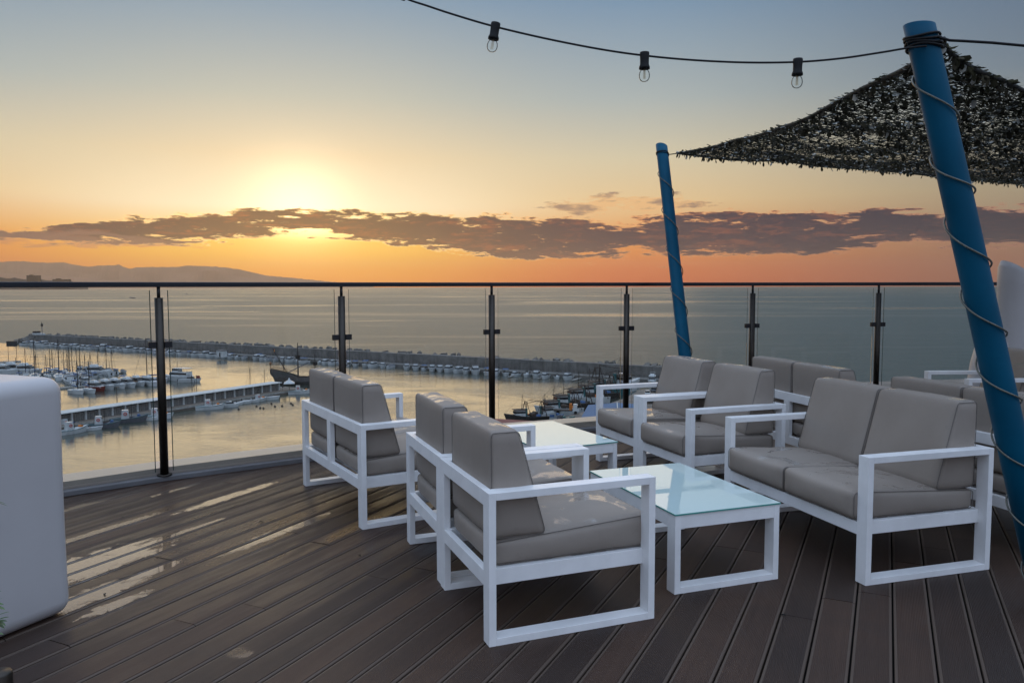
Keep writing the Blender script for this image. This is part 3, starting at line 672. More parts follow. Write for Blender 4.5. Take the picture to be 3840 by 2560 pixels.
def pontoon(x0, y0, x1, y1, lb):
    a, c = at(x0, y0, ZW), at(x1, y1, ZW); d = c - a
    t = thing('pontoon', lb, 'pontoon', a, math.atan2(d.y, d.x)); b = MB(); b.box((d.length / 2, 0, .3), (d.length, 2.2, .5)); put(b.mesh('walkway', M['shedwall']), 'walkway', t)
    b = MB(); [b.tube([(x, 1.2, -1), (x, 1.2, 2.0)], .15, 5) for x in range(2, int(d.length), 9)]; put(b.mesh('pile', M['rust']), 'pile', t)
pontoon(180, 1462, 600, 1428, 'marina pontoon behind the front row of yachts')
pontoon(120, 1408, 455, 1400, 'marina pontoon under the back rows of sailing boats')
pontoon(-40, 1362, 78, 1356, 'dark pontoon head with sign at the far left edge')
# fuel berth sign and flagged pole
p = at(33, 1358, ZW + .5); t = thing('berth_sign', 'dark square sign on two posts at the end of the far left pontoon', 'sign', p)
b = MB(); b.tube([(0, -.1, 0), (0, -.1, 8)], .1, 5); b.tube([(4, -.1, 0), (4, -.1, 8)], .1, 5); put(b.mesh('post', M['rust']), 'post', t)
b = MB(); b.box((2, -.3, 9), (5, .25, 2.6)); put(b.mesh('board', M['window']), 'board', t)

# pier with its row of storage sheds
PA, PB = at(226, 1613, ZW), at(1122, 1470, ZW); PV = (PB - PA).normalized(); PNn = Vector((-PV.y, PV.x, 0))
PL = (PB - PA).length
pier = thing('pier', 'long concrete pier carrying the row of storage sheds across the inner basin', 'pier', PA, math.atan2(PV.y, PV.x))
b = MB(); b.box((PL / 2 - 14, 4.5, .0), (PL + 32, 9, 2.4)); put(b.mesh('pier_deck', M['quay']), 'pier_deck', pier)
b = MB(); b.box((PL / 2 - 14, -.12, .85), (PL + 32, .25, .5)); put(b.mesh('kerb', M['shedwall']), 'kerb', pier)
sh = thing('storage_sheds', 'long low row of grey fishermen storage sheds with a pale flat roof on the pier', 'sheds', (PA.x, PA.y, ZW + 1.2), math.atan2(PV.y, PV.x))
S_0, S_1 = -14.0, PL - 6
b = MB(); b.box(((S_0 + S_1) / 2, 5.4, 1.2), (S_1 - S_0, 3.0, 2.4)); put(b.mesh('wall', M['shedwall']), 'wall', sh)
b = MB(); b.box(((S_0 + S_1) / 2, 4.9, 2.62), (S_1 - S_0 + 1, 5.0, .22)); put(b.mesh('roof', M['shedroof']), 'roof', sh)
nb = 24; bw = (S_1 - S_0) / nb
pm = MB().box((0, 0, 1.25), (.45, .7, 2.5)).mesh('pillar', M['shedroof']); dm = MB().box((0, 0, .95), (bw / 3 - .25, .14, 1.9)).mesh('door', M['sheddoor']); om = MB().box((0, 0, 2.2), (bw - .6, .1, .45)).mesh('opening', M['window'])
for i in range(nb + 1): put(pm, 'pillar', sh, (S_0 + i * bw, 3.6, 0))
for i in range(nb):
    put(om, 'vent_opening', sh, (S_0 + (i + .5) * bw, 3.86, 0))
    for k in range(3): put(dm, 'door', sh, (S_0 + (i + (k + .5) / 3) * bw, 3.84 - .03 * ((i + k) % 2), 0))
p = at(1075, 1437, ZW + 4); t = thing('gazebo', 'white peaked canopy tent behind the sheds near the galleon', 'tent', (p.x, p.y + 3, ZW + 1.2), math.atan2(PV.y, PV.x))
b = MB(); b.lathe([(2.6, 2.4), (2.4, 2.7), (.7, 3.5), (.1, 4.4)], 4); put(b.mesh('canopy', M['bwhite']), 'canopy', t)
b = MB(); [b.tube([(x, y, 0), (x, y, 2.5)], .06, 4) for x in (-1.6, 1.6) for y in (-1.6, 1.6)]; put(b.mesh('pole', M['steel']), 'pole', t)
# boats behind the sheds (tops show above the roof)
def pier_pt(px, n):    # point on the pier line seen in a photograph column, n metres beyond its front edge
    a = (px - 1920) / FOCAL; n0 = PA + PNn * n
    k = (a * n0.y - n0.x) / (PV.x - a * PV.y); return n0 + PV * k
for px, kn in [(330, 'covered'), (357, 'covered'), (450, 'cabin_b'), (472, 'canopy'), (495, 'canopy'), (522, 'covered'), (548, 'cabin'), (565, 'canopy'), (650, 'covered'), (690, 'canopy'), (745, 'covered'), (805, 'canopy'), (825, 'canopy'), (890, 'canopy'), (912, 'canopy'), (962, 'canopy'), (1020, 'canopy')]:
    p = pier_pt(px, 13); place(kn, (p.x, p.y, ZW), math.atan2(PV.y, PV.x) + pi / 2 + rnd.uniform(-.1, .1), 'berthed_boat', {'covered': 'covered motorboat berthed behind the sheds with only its top showing over the roof', 'cabin_b': 'white cabin motorboat showing over the left part of the shed roof', 'cabin': 'white cabin boat behind the sheds beside the balustrade post', 'canopy': 'boat with a dark canopy frame showing just over the shed roof'}[kn], 'boat', 'boats berthed behind the sheds, ' + kn, 1.35)
for px, top in [(716, 1406), (936, 1378), (990, 1386), (726, 1425)]:
    p = pier_pt(px, 14); h = (EYE - (top - 1073) * p.y / FOCAL) - ZW
    place('sail', (p.x, p.y, ZW), math.atan2(PV.y, PV.x) + pi / 2, 'sailing_boat', 'small sailing boat berthed behind the shed row, mast standing over the roof', 'sailing boat', 'sailing boats behind the shed row', h / 11.5)
# flag and lamp poles
for px, n, top, lb, fl in [(729, 10, 1406, 'dark flag pole with a small flag rising behind the sheds beside the post', True), (427, 9, 1452, 'slim pale lamp pole standing on the pier beyond the left sheds', False), (960, 2, 1462, 'short lamp pole in front of the shed doors', False), (1062, 9, 1398, 'thin pole beside the white tent near the galleon', False)]:
    p = pier_pt(px, n); z0 = ZW + 1.2; h = (EYE - (top - 1073) * p.y / FOCAL) - z0
    t = thing('flag_pole' if fl else 'lamp_pole', lb, 'pole', (p.x, p.y, z0)); b = MB(); b.tube([(0, 0, 0), (0, 0, h)], [.13, .07], 6); put(b.mesh('shaft', M['steel'] if not fl else M['rust']), 'shaft', t)
    b = MB()
    if fl: b.box((.6, 0, h - .6), (1.2, .05, .9)); put(b.mesh('flag', M['bred']), 'flag', t)
    else: b.box((.3, 0, h), (.9, .25, .15)); put(b.mesh('lamp_head', M['steel']), 'lamp_head', t)
# working boats on the near side of the pier
NB = [(272, 1624, 'fishing', 60, 1.0, 'white fishing boat with a mast and long boom beside the planter'), (252, 1605, 'fishing_b', 62, .8, 'fishing boat half hidden behind the big white planter'), (384, 1604, 'fishing_b', 20, 1.05, 'grey hulled fishing boat with a red trimmed wheelhouse'),
      (484, 1583, 'fishing_b', 28, 1.15, 'long grey fishing boat with a tall white box cabin'), (592, 1570, 'fishing', 15, 1.0, 'white fishing boat half hidden behind the balustrade post'), (790, 1534, 'fishing', 25, 1.0, 'white fishing boat with two small wheelhouses in the middle of the pier'),
      (858, 1526, 'cabin', 20, 1.0, 'white motorboat with covered bow right of the double cabin fishing boat'), (885, 1518, 'dinghy', 35, 1.1, 'first small rowing boat of the group under the pier wall'), (903, 1513, 'dinghy', 40, 1.1, 'teal trimmed rowing boat in the middle of the pier group'), (918, 1512, 'dinghy', 35, 1.1, 'rowing boat with its bow against the fishing boat stern'),
      (943, 1508, 'open', 20, 1.0, 'open white boat left of the small fishing boat by the pier'), (973, 1504, 'fishing', 60, .75, 'small fishing boat with an upright white cabin near the buoys'), (1012, 1498, 'dinghy', 20, 1.5, 'long slender rowing boat lying near the buoys'), (1126, 1476, 'fishing', 15, .95, 'white and blue fishing boat at the right end of the pier by the sofa'), (560, 1575, 'dinghy', 20, 1.2, 'dark little tender left of the balustrade post'), (345, 1612, 'dinghy', 30, 1.2, 'small tender between the planter and the grey fishing boat')]
for px, py, kn, ang, sc, lb in NB:
    p = at(px, py, ZW); place(kn, p, rad(ang), 'fishing_boat' if 'fish' in kn else 'small_boat', lb, 'boat', sc=sc * .98)
bu = MB().lathe([(.05, -.3), (.32, -.1), (.36, .15), (.2, .42), (.05, .5)], 8).mesh('buoy', M['rust'])
for px, py in [(895, 1536), (962, 1524), (976, 1531), (988, 1532), (1018, 1515), (1031, 1525), (1058, 1523), (1091, 1514), (1098, 1519)]:
    tag(put(bu, 'buoy', None, at(px, py, ZW)), 'small dark mooring buoy floating off the right half of the pier', 'buoy', 'mooring buoys off the pier')

# galleon
p = at(1142, 1440, ZW)
g = thing('galleon', 'dark wooden replica galleon with crow\'s nests moored behind the sheds', 'ship', p, rad(8)); g.scale = (.95, .95, .95)
def gal_hull():
    b = MB(); n = 12; L = 26
    for i in range(n + 1):
        t = i / n; x = -L / 2 + L * t
        k = .55 + .45 * min(1, t / .35) if t < .35 else max(.04, (1 - ((t - .35) / .65) ** 2.6)); hb = 3.5 * k
        h = 3.0 + 3.4 * max(0, (.42 - t) / .42) ** .8 + 1.6 * max(0, (t - .72) / .28)
        prof = [(0, -1.5), (hb * .7, -.8), (hb, 1.4), (hb * .82, h), (hb * .76, h), (hb * .74, h * .72)]
        sh_ = [.20, .15, .07, 0, 0, 0, 0]; f_ = max(0, (.3 - t) / .3) - max(0, (t - .75) / .25)
        xs_ = [x + L * q_ * f_ for q_ in sh_]
        b.v += [(xs_[i_], y, z) for i_, (y, z) in enumerate(prof)] + [(x, 0, h * .72)] + [(xs_[6 - 1 - i_], -y, z) for i_, (y, z) in enumerate(prof[:0:-1])]
    m_ = 12
    for i in range(n):
        for k in range(m_): b.f.append((i * m_ + k, i * m_ + (k + 1) % m_, (i + 1) * m_ + (k + 1) % m_, (i + 1) * m_ + k))
    b.f += [tuple(range(m_)), tuple(range(n * m_, n * m_ + m_))]; b.mi = [0] * len(b.f); return b
put(gal_hull().mesh('hull', M['darkhull']), 'hull', g)
b = MB()
for s_ in (-1, 1):
    b.tube([(-13, s_ * 1.6, 7.2), (-8, s_ * 2.4, 6.2), (-3, s_ * 2.8, 4.9)], .09, 5)
    for x in range(-13, -2, 1): b.bar((x, s_ * (1.6 + .12 * (x + 13)), 5.2), (x, s_ * (1.6 + .12 * (x + 13)), 7.1 - .22 * (x + 13)), .12, .12)
b.tube([(-13, -1.6, 7.2), (-13, 1.6, 7.2)], .09, 5); put(b.mesh('rail', M['brown']), 'rail', g)
for nm, x, h, r in [('main_mast', -2.4, 16.6, .30), ('fore_mast', 4.2, 12.2, .24), ('mizzen_mast', -8.0, 10.5, .2)]:
    b = MB(); b.tube([(x, 0, 1), (x, 0, h)], [r, r * .45], 7); mo = put(b.mesh(nm, M['darkhull']), nm, g)
    if nm != 'mizzen_mast': put(MB().lathe([(.5, h * .62 - .1), (.75, h * .62), (1.1, h * .62 + 1.2), (1.15, h * .62 + 1.25), (.2, h * .62 + .3)], 10).mesh('crows_nest', M['darkhull']), 'crows_nest', mo, (x, 0, 0))
b = MB(); b.tube([(-7.0, 1.5, 4.8), (-12.0, -.5, 14.5)], .16, 6); put(b.mesh('lateen_yard', M['darkhull']), 'lateen_yard', g)
b = MB(); b.tube([(-6, -2, 5), (1.5, 2, 8.5)], .2, 6); put(b.mesh('furled_sail', M['bgrey']), 'furled_sail', g)
b = MB(); b.tube([(11, 0, 4.8), (18, 0, 8.2)], .2, 6); put(b.mesh('bowsprit', M['darkhull']), 'bowsprit', g)
b = MB()
for x, h in ((-2.4, 15.5), (4.2, 11.5), (-8.0, 10)):
    for s_ in (-1, 1):
        for d in (-1.6, 0, 1.6): b.tube([(x, 0, h * .9), (x + d, s_ * 3.0, 3.5)], .03, 3)
b.tube([(4.2, 0, 11.5), (17, 0, 7.8)], .03, 3); b.tube([(-2.4, 0, 15), (4.2, 0, 11.8)], .03, 3); b.tube([(-2.4, 0, 15), (-8.0, 0, 10)], .03, 3); put(b.mesh('rigging', M['darkhull']), 'rigging', g)
fl = put(MB().box((-11.3, -.5, 13.6), (.06, 1.9, .35)).mesh('flag', M['yellow']), 'flag', g); put(MB().box((-11.3, -.5, 13.95), (.05, 1.8, .33)).mesh('red_band', M['redpaint']), 'red_band', fl); put(MB().box((-11.3, -.5, 13.25), (.05, 1.8, .33)).mesh('red_band', M['redpaint']), 'red_band', fl)
put(MB().lathe([(.1, 6.5), (.12, 7.9), (.45, 8.1), (.5, 8.6), (.35, 9.0), (.05, 9.3)], 8).mesh('stern_lantern', M['brown']), 'stern_lantern', g, (-13, 0, 0))

# trawlers
TR = [(1972, 1582, 'trawler', 200, .75, 'nearest trawler, lowest in the picture, with bare stern gantry beside the red roof'), (2030, 1572, 'trawler_b', 20, .72, 'small trawler with a white two storey wheelhouse behind the red roof'),
      (2092, 1555, 'trawler_b', 205, .90, 'trawler whose slanting gantry stands left of the orange and white truck'), (2130, 1535, 'trawler', 200, .95, 'dark trawler with piled nets behind the truck'),
      (2185, 1515, 'trawler_b', 205, 1.05, 'white hulled trawler in the middle of the moored fishing fleet'), (2225, 1498, 'trawler', 203, 1.05, 'trawler with tangled dark winches left of the armchair arm'),
      (2262, 1484, 'trawler_c', 205, 1.1, 'trawler with teal funnel and high gantry at the back of the fleet'), (2310, 1470, 'trawler_b', 30, 1.25, 'largest white trawler with its bow to the quay at the back of the fleet')]
for px, py, kn, ang, sc, lb in TR:
    p = at(px, py, ZW); place(kn, p, rad(ang), 'trawler', lb, 'trawler', sc=sc)
ZQ = ZW + 1.5
# truck on the quay
p = at(2128, 1550, ZQ); t = thing('crane_truck', 'small white cabbed truck with an orange crane parked on the fishing quay', 'truck', p, rad(-8))
put(cabin_mb(1.5, 3.2, 2.0, .7, 2.7, .15, .92).mesh('cab', M['bwhite']), 'cab', t); put(MB().box((2.9, 0, 2.05), (.25, 1.7, .7)).mesh('windscreen', M['window']), 'windscreen', t)
put(MB().box((-1.2, 0, .95), (5.2, 2.1, .25)).mesh('flatbed', M['rust']), 'flatbed', t); put(MB().box((.9, 0, 1.9), (.7, 1.2, 1.9)).mesh('crane', M['orange']), 'crane', t)
wm = MB().tube([(0, -.15, 0), (0, .15, 0)], .45, 10).mesh('wheel', M['black'])
for x in (-2.6, 2.3):
    for y in (-.95, .95): put(wm, 'wheel', t, (x, y, .45))
# cars
def car(px, py, ang, mt, lb):
    p = at(px, py, ZQ); t = thing('parked_car', lb, 'car', p, rad(ang))
    b = MB(); pr = [(-2.1, .35), (-2.15, .8), (-1.9, .95), (1.0, .95), (2.0, .8), (2.15, .4), (2.1, .3), (-2.1, .3)]
    n = len(pr); b.v = [(x, -.85, z) for x, z in pr] + [(x, .85, z) for x, z in pr]; b.f = [tuple(range(n)), tuple(range(n, 2 * n))[::-1]] + [(i, (i + 1) % n, n + (i + 1) % n, n + i) for i in range(n)]; b.mi = [0] * len(b.f)
    put(b.mesh('body', mt, bevel=.05), 'body', t); put(cabin_mb(-1.7, 1.1, 1.6, .95, 1.45, 1.0, .85).mesh('windows', M['window']), 'windows', t); put(MB().box((-.45, 0, 1.47), (1.6, 1.25, .06)).mesh('roof', mt), 'roof', t)
    w = MB().tube([(0, -.1, 0), (0, .1, 0)], .32, 10).mesh('wheel', M['black'])
    for x in (-1.35, 1.35):
        for y in (-.8, .8): put(w, 'wheel', t, (x, y, .32))
car(2428, 1480, 80, M['bwhite'], 'white car parked alone on the quay seen past the armchair arm')
car(2432, 1512, 20, M['darkhull'], 'dark car on the quay between the two armchair arms')
car(2456, 1468, 60, M['bgrey'], 'grey car near the armchair back cushion on the far quay')
# blue and red roofed port buildings
def hip(name, lb, corners, zt, zr, roofm, inset=.35):
    cs_ = [Vector((p.x, p.y, 0)) for p in corners]; c0 = sum(cs_, Vector()) / 4
    t = thing(name, lb, 'building', (c0.x, c0.y, ZQ)); l = [p - c0 for p in cs_]
    b = MB(); b.prism([(p.x * .97, p.y * .97) for p in l], 0, zt - ZQ); put(b.mesh('wall', M['shedwall']), 'wall', t)
    r0 = (l[0] + l[3]) / 2 * (1 - inset); r1 = (l[1] + l[2]) / 2 * (1 - inset)
    b = MB(); b.v = [(p.x, p.y, zt - ZQ + .05) for p in l] + [(r0.x, r0.y, zr - ZQ), (r1.x, r1.y, zr - ZQ)]
    b.f = [(0, 1, 5, 4), (1, 2, 5), (2, 3, 4, 5), (3, 0, 4), (3, 2, 1, 0)]; b.mi = [0] * 5; put(b.mesh('roof', roofm), 'roof', t)
    b = MB(); b.tube([(r0.x, r0.y, zr - ZQ + .05), (r1.x, r1.y, zr - ZQ + .05)], .15, 5); put(b.mesh('ridge_cap', M['shedroof']), 'ridge_cap', t)
    return t
zt = ZQ + 5
hip('fish_market', 'port building under a large blue sheet roof right of the trawler quay', [at(2160, 1600, zt), at(2206, 1518, zt), at(2420, 1518, zt), at(2480, 1600, zt)], zt, zt + 1.4, M['blueroof'])
zt = ZQ + 7
hip('red_shed', 'dark red roofed boat shed just below the terrace edge beyond the white table', [at(1560, 1640, zt), at(1640, 1556, zt), at(2022, 1580, zt), at(2070, 1650, zt)], zt, zt + .5, M['redroof'])
# fish boxes and net piles on the quay
for px, py, mt_, lb in [(2092, 1566, 'bblue', 'heap of blue crates and nets on the quay in front of the truck'), (2140, 1575, 'bteal', 'green net heap spread on the quay'), (2108, 1572, 'bgrey', 'grey heap of gear beside the blue crates on the quay'), (2058, 1548, 'bblue', 'stack of blue barrels beside the slanting trawler gantry')]:
    p = at(px, py, ZQ); t = thing('gear_heap', lb, 'fishing gear', p)
    for k in range(7):
        b = MB(); r = random.Random(px + k); b.box((0, 0, .35), (.9, .7, .6), Matrix.Rotation(r.uniform(0, 3), 4, 'Z')); put(b.mesh('crate', M[mt_]), 'crate', t, (r.uniform(-1.7, 1.7), r.uniform(-1.2, 1.2), .45 * (k % 2)))
# far boats on the sea
for px, py, lb in [(492, 1117, 'tiny left fishing boat of the pair far out on the sea'), (502, 1118, 'tiny right fishing boat of the pair far out on the sea'), (700, 1104, 'single tiny boat on the open sea left of the second post'), (1681, 1092, 'tiny boat far out on the sea right of the third post')]:
    p = at(px, py, ZW - .15); place('fishing_b' if px != 1681 else 'sail', p, rad(10), 'distant_boat', lb, 'boat', sc=1.3)

# ------------------------------------------------------------------ far coast
def ridge(name, lb, pts, Y, depth, mt, cat='hill', kind_='structure'):
    """a solid range: px/py outline becomes the crest line at distance Y, with foothills falling to the sea on both sides"""
    b = MB(); out = []
    for i in range(len(pts) - 1):
        (x0, y0), (x1, y1) = pts[i], pts[i + 1]
        n = max(1, int(abs(x1 - x0) / 12))
        for k in range(n): out.append((x0 + (x1 - x0) * k / n, y0 + (y1 - y0) * k / n))
    out.append(pts[-1]); rows = []
    for j, (x, y) in enumerate(out):
        c = atY(x, y - 2.5 * (noise.noise(Vector((x * .06, 0, Y))) + .5 * noise.noise(Vector((x * .17, 3, Y)))), Y); h = max(c.z - ZW, 4)
        X = c.x
        row = []
        for k, (f, dd) in enumerate([(0, -1), (.35, -.55), (.7, -.25), (1, 0), (.6, .4), (0, 1)]):
            w = 1 + .25 * noise.noise(Vector((X * .001, k * 2.0, 1)))
            row.append((X * (1 + dd * depth / Y), Y + dd * depth * w, ZW - 1 + h * f * (1 if k in (0, 3, 5) else w)))
        rows.append(row)
    for r in rows: b.v += r
    for i in range(len(rows) - 1):
        for k in range(5): b.f.append((i * 6 + k, (i + 1) * 6 + k, (i + 1) * 6 + k + 1, i * 6 + k + 1))
    b.mi = [0] * len(b.f); o = put(b.mesh(name, mt), name)
    o['kind'] = kind_
    return o
ridge('mountains', '', [(-900, 1000), (-600, 985), (-300, 990), (0, 982), (75, 979), (160, 985), (240, 984), (270, 991), (330, 1000), (380, 995), (430, 995), (445, 991), (462, 1000), (485, 1007), (525, 1001), (600, 1001), (660, 1001), (700, 996), (770, 997), (850, 1003), (900, 1010), (950, 1022), (1000, 1033), (1080, 1040), (1160, 1048), (1280, 1060), (1400, 1073)], 25000, 900, M['hill'])
ridge('hills', '', [(-900, 1030), (-300, 1022), (0, 1024), (40, 1025), (100, 1031), (180, 1032), (240, 1034), (300, 1040), (420, 1050), (520, 1062), (600, 1074)], 20000, 700, M['hill'])
hd = ridge('headland', '', [(-500, 1030), (-200, 1034), (0, 1039), (25, 1044), (55, 1042), (90, 1047), (130, 1046), (160, 1048), (180, 1052), (200, 1051), (270, 1055), (300, 1066), (330, 1076)], 11000, 200, M['headland'])
def far_block(x0, x1, ytop, lb, Y=10880):
    a, c = atY(x0, ytop, Y), atY(x1, ytop, Y); w = c.x - a.x; h = a.z - ZW
    t = thing('apartment_block', lb, 'building', ((a.x + c.x) / 2, Y, ZW))
    put(MB().box((0, 0, h / 2), (w, 60, h)).mesh('wall', M['citywall']), 'wall', t)
    put(MB().box((-w * .2, 0, h + 5), (w * .25, 30, 12)).mesh('roof_room', M['citywall']), 'roof_room', t)
    wm_ = MB().box((0, 0, 0), (w * .05, 1, 8)).mesh('window', M['window']); k = 0
    for i in range(9):
        for j in range(2): put(wm_, 'window', t, (-w * .42 + i * w * .105, -30.2, h - 15 - j * 18))
far_block(104, 149, 1033, 'tall dark apartment block standing on the far left headland')
far_block(201, 262, 1047, 'long low dark building at the tip of the far left headland')

# ------------------------------------------------------------------ the terrace
POST = [Vector(p) for p in [(-5.45, 2.62, 0), (-4.62, 3.68, 0), (-3.60, 4.70, 0), (-2.52, 5.62, 0), (-1.39, 6.42, 0), (-.184, 7.14, 0), (1.12, 7.69, 0), (2.49, 8.15, 0), (3.90, 8.38, 0), (5.33, 8.46, 0), (6.76, 8.38, 0), (8.17, 8.14, 0), (9.54, 7.74, 0)]]
def offs(k):     # rail line moved outwards by k
    out = []
    for i, p in enumerate(POST):
        a = POST[max(i - 1, 0)]; c = POST[min(i + 1, len(POST) - 1)]; d = (c - a).normalized(); out.append(p + Vector((-d.y, d.x, 0)) * k)
    return out
O0, O1 = offs(-.02), offs(.30)
# slab, and a black sheet standing in for the shade under the boards
b = MB(); poly = [(p.x, p.y) for p in offs(.95)] + [(9.6, -.8), (-5.6, -.8)]
b.prism(poly, -.9, -.12); struct(b.mesh('terrace_slab', M['ledge']), 'terrace_slab')
b = MB(); poly = [(p.x, p.y) for p in offs(.2)] + [(9.5, -.7), (-5.5, -.7)]
b.prism(poly, -.118, -.04); struct(b.mesh('under_deck_shade', M['void']), 'under_deck_shade')
deck = bpy.data.objects.new('deck', None); C.objects.link(deck); deck['kind'] = 'structure'
# boards
PITCHW = .145; ph0 = at(122, 2560, 0).dot(PN)
poly = [(p.x, p.y) for p in offs(.12)] + [(9.4, -.6), (-5.4, -.6)]
def clip(c):     # stretches of the line {p . PN = c} inside the polygon, as positions along PD
    hits = []
    for i in range(len(poly)):
        a = Vector((*poly[i], 0)); d = Vector((*poly[(i + 1) % len(poly)], 0)); fa, fd = a.dot(PN) - c, d.dot(PN) - c
        if (fa < 0) != (fd < 0): k = fa / (fa - fd); hits.append((a + (d - a) * k).dot(PD))
    hits.sort(); return (hits[0], hits[-1]) if len(hits) >= 2 else None
w2_ = (PITCHW - .0075) / 2
prof = [(-w2_, -.024), (-w2_, -.0055), (-w2_ + .002, -.0032), (-w2_ + .006, -.0018), (-w2_ + .0115, -.0018), (-w2_ + .0120, 0), (w2_ - .0120, 0), (w2_ - .0115, -.0018), (w2_ - .006, -.0018), (w2_ - .002, -.0032), (w2_, -.0055), (w2_, -.024)]
pb = MB(); n = len(prof); pb.v = [(x, -.5, z) for x, z in prof] + [(x, .5, z) for x, z in prof]
pb.f = [tuple(range(n)), tuple(range(n, 2 * n))[::-1]] + [(i, (i + 1) % n, n + (i + 1) % n, n + i) for i in range(n)]; pb.mi = [0] * len(pb.f)
plank_me = pb.mesh('plank', M['plank'])
rz_pl = math.atan2(PD.y, PD.x) - pi / 2
i0 = int((-7 - ph0) / PITCHW); npl = 0; r2 = random.Random(5)
for i in range(i0, i0 + 140):
    c = ph0 + (i + .5) * PITCHW; seg = clip(c)
    if not seg or seg[1] - seg[0] < .15: continue
    s = seg[0] - r2.uniform(0, 2.2)
    while s < seg[1]:
        e = s + (2.9 if r2.random() < .8 else 1.45)
        a, d = max(s, seg[0]), min(e, seg[1])
        if seg[1] - d < .3: d = seg[1]
        if d - a > .05:
            L = d - a - .004; mid = PN * c + PD * ((a + d) / 2)
            o = put(plank_me, 'plank', deck, (mid.x, mid.y, r2.uniform(-.0012, .0012)), rz_pl, (1, L, 1)); npl += 1
        s = e if d < seg[1] else seg[1] + 1
print('planks', npl)
# ledge outside the glass, kerb shoe under it
led = MB(); A0, A1, A2 = offs(.045), offs(.29), offs(.5)
for i in range(len(POST) - 1):
    q = [A0[i], A0[i + 1], A1[i + 1], A1[i]]
    led.prism([(p.x, p.y) for p in q], -.115, .085)
struct(led.mesh('parapet_ledge', M['ledge']), 'parapet_ledge')

bal = thing('balustrade', 'curved glass balustrade with round steel posts and a dark flat handrail', 'balustrade', (POST[5].x, POST[5].y, 0))
O = Vector((POST[5].x, POST[5].y, 0))
for i in range(len(POST) - 1):
    a, c = POST[i] - O, POST[i + 1] - O; d = (c - a).normalized(); nrm = Vector((-d.y, d.x, 0))
    # rail and shoe
    b = MB(); b.bar(a + Vector((0, 0, 1.414)) - d * .004, c + Vector((0, 0, 1.414)) + d * .004, .05, .036); put(b.mesh('handrail', M['rail'], bevel=.006), 'handrail', bal)
    b = MB(); b.bar(a - d * .01 + Vector((0, 0, .018)), c + d * .01 + Vector((0, 0, .018)), .075, .034); put(b.mesh('base_shoe', M['kerbwhite'], bevel=.003), 'base_shoe', bal)
    g0, g1 = a + d * .062, c - d * .062
    b = MB(); b.bar(g0 + Vector((0, 0, .72)), g1 + Vector((0, 0, .72)), .010, 1.31); gp = put(b.mesh('glass_pane', M['glass']), 'glass_pane', bal)
    for e, sgn in ((g0, -1), (g1, 1)):
        b = MB(); b.bar(e + d * (sgn * .0012) + Vector((0, 0, .066)), e + d * (sgn * .0012) + Vector((0, 0, 1.374)), .0102, .002); put(b.mesh('pane_edge', M['pane_edge']), 'pane_edge', gp)
post_me = MB().tube([(0, 0, .0), (0, 0, 1.32)], .029, 20).mesh('post', M['steel'], True)
sl_me = MB().tube([(0, 0, 1.32), (0, 0, 1.397)], .012, 12).mesh('top_pin', M['dark_steel'], True)
fl_me = MB().lathe([(.05, .036), (.052, .040), (.052, .046), (.03, .048)], 20).mesh('base_flange', M['steel'], True)
for i, p in enumerate(POST):
    a = POST[max(i - 1, 0)]; c = POST[min(i + 1, len(POST) - 1)]; d = (c - a); ang = math.atan2(d.y, d.x)
    nin = Vector((d.y, -d.x, 0)).normalized() * .0
    po = put(post_me, 'post', bal, p - O + nin); put(sl_me, 'top_pin', po); put(fl_me, 'base_flange', po)
    for s_ in (-1, 1):
        put(MB().box((s_ * .054, 0, .985), (.052, .030, .045)).mesh('glass_clamp', M['dark_steel'], bevel=.003), 'glass_clamp', po, (0, 0, 0), ang)
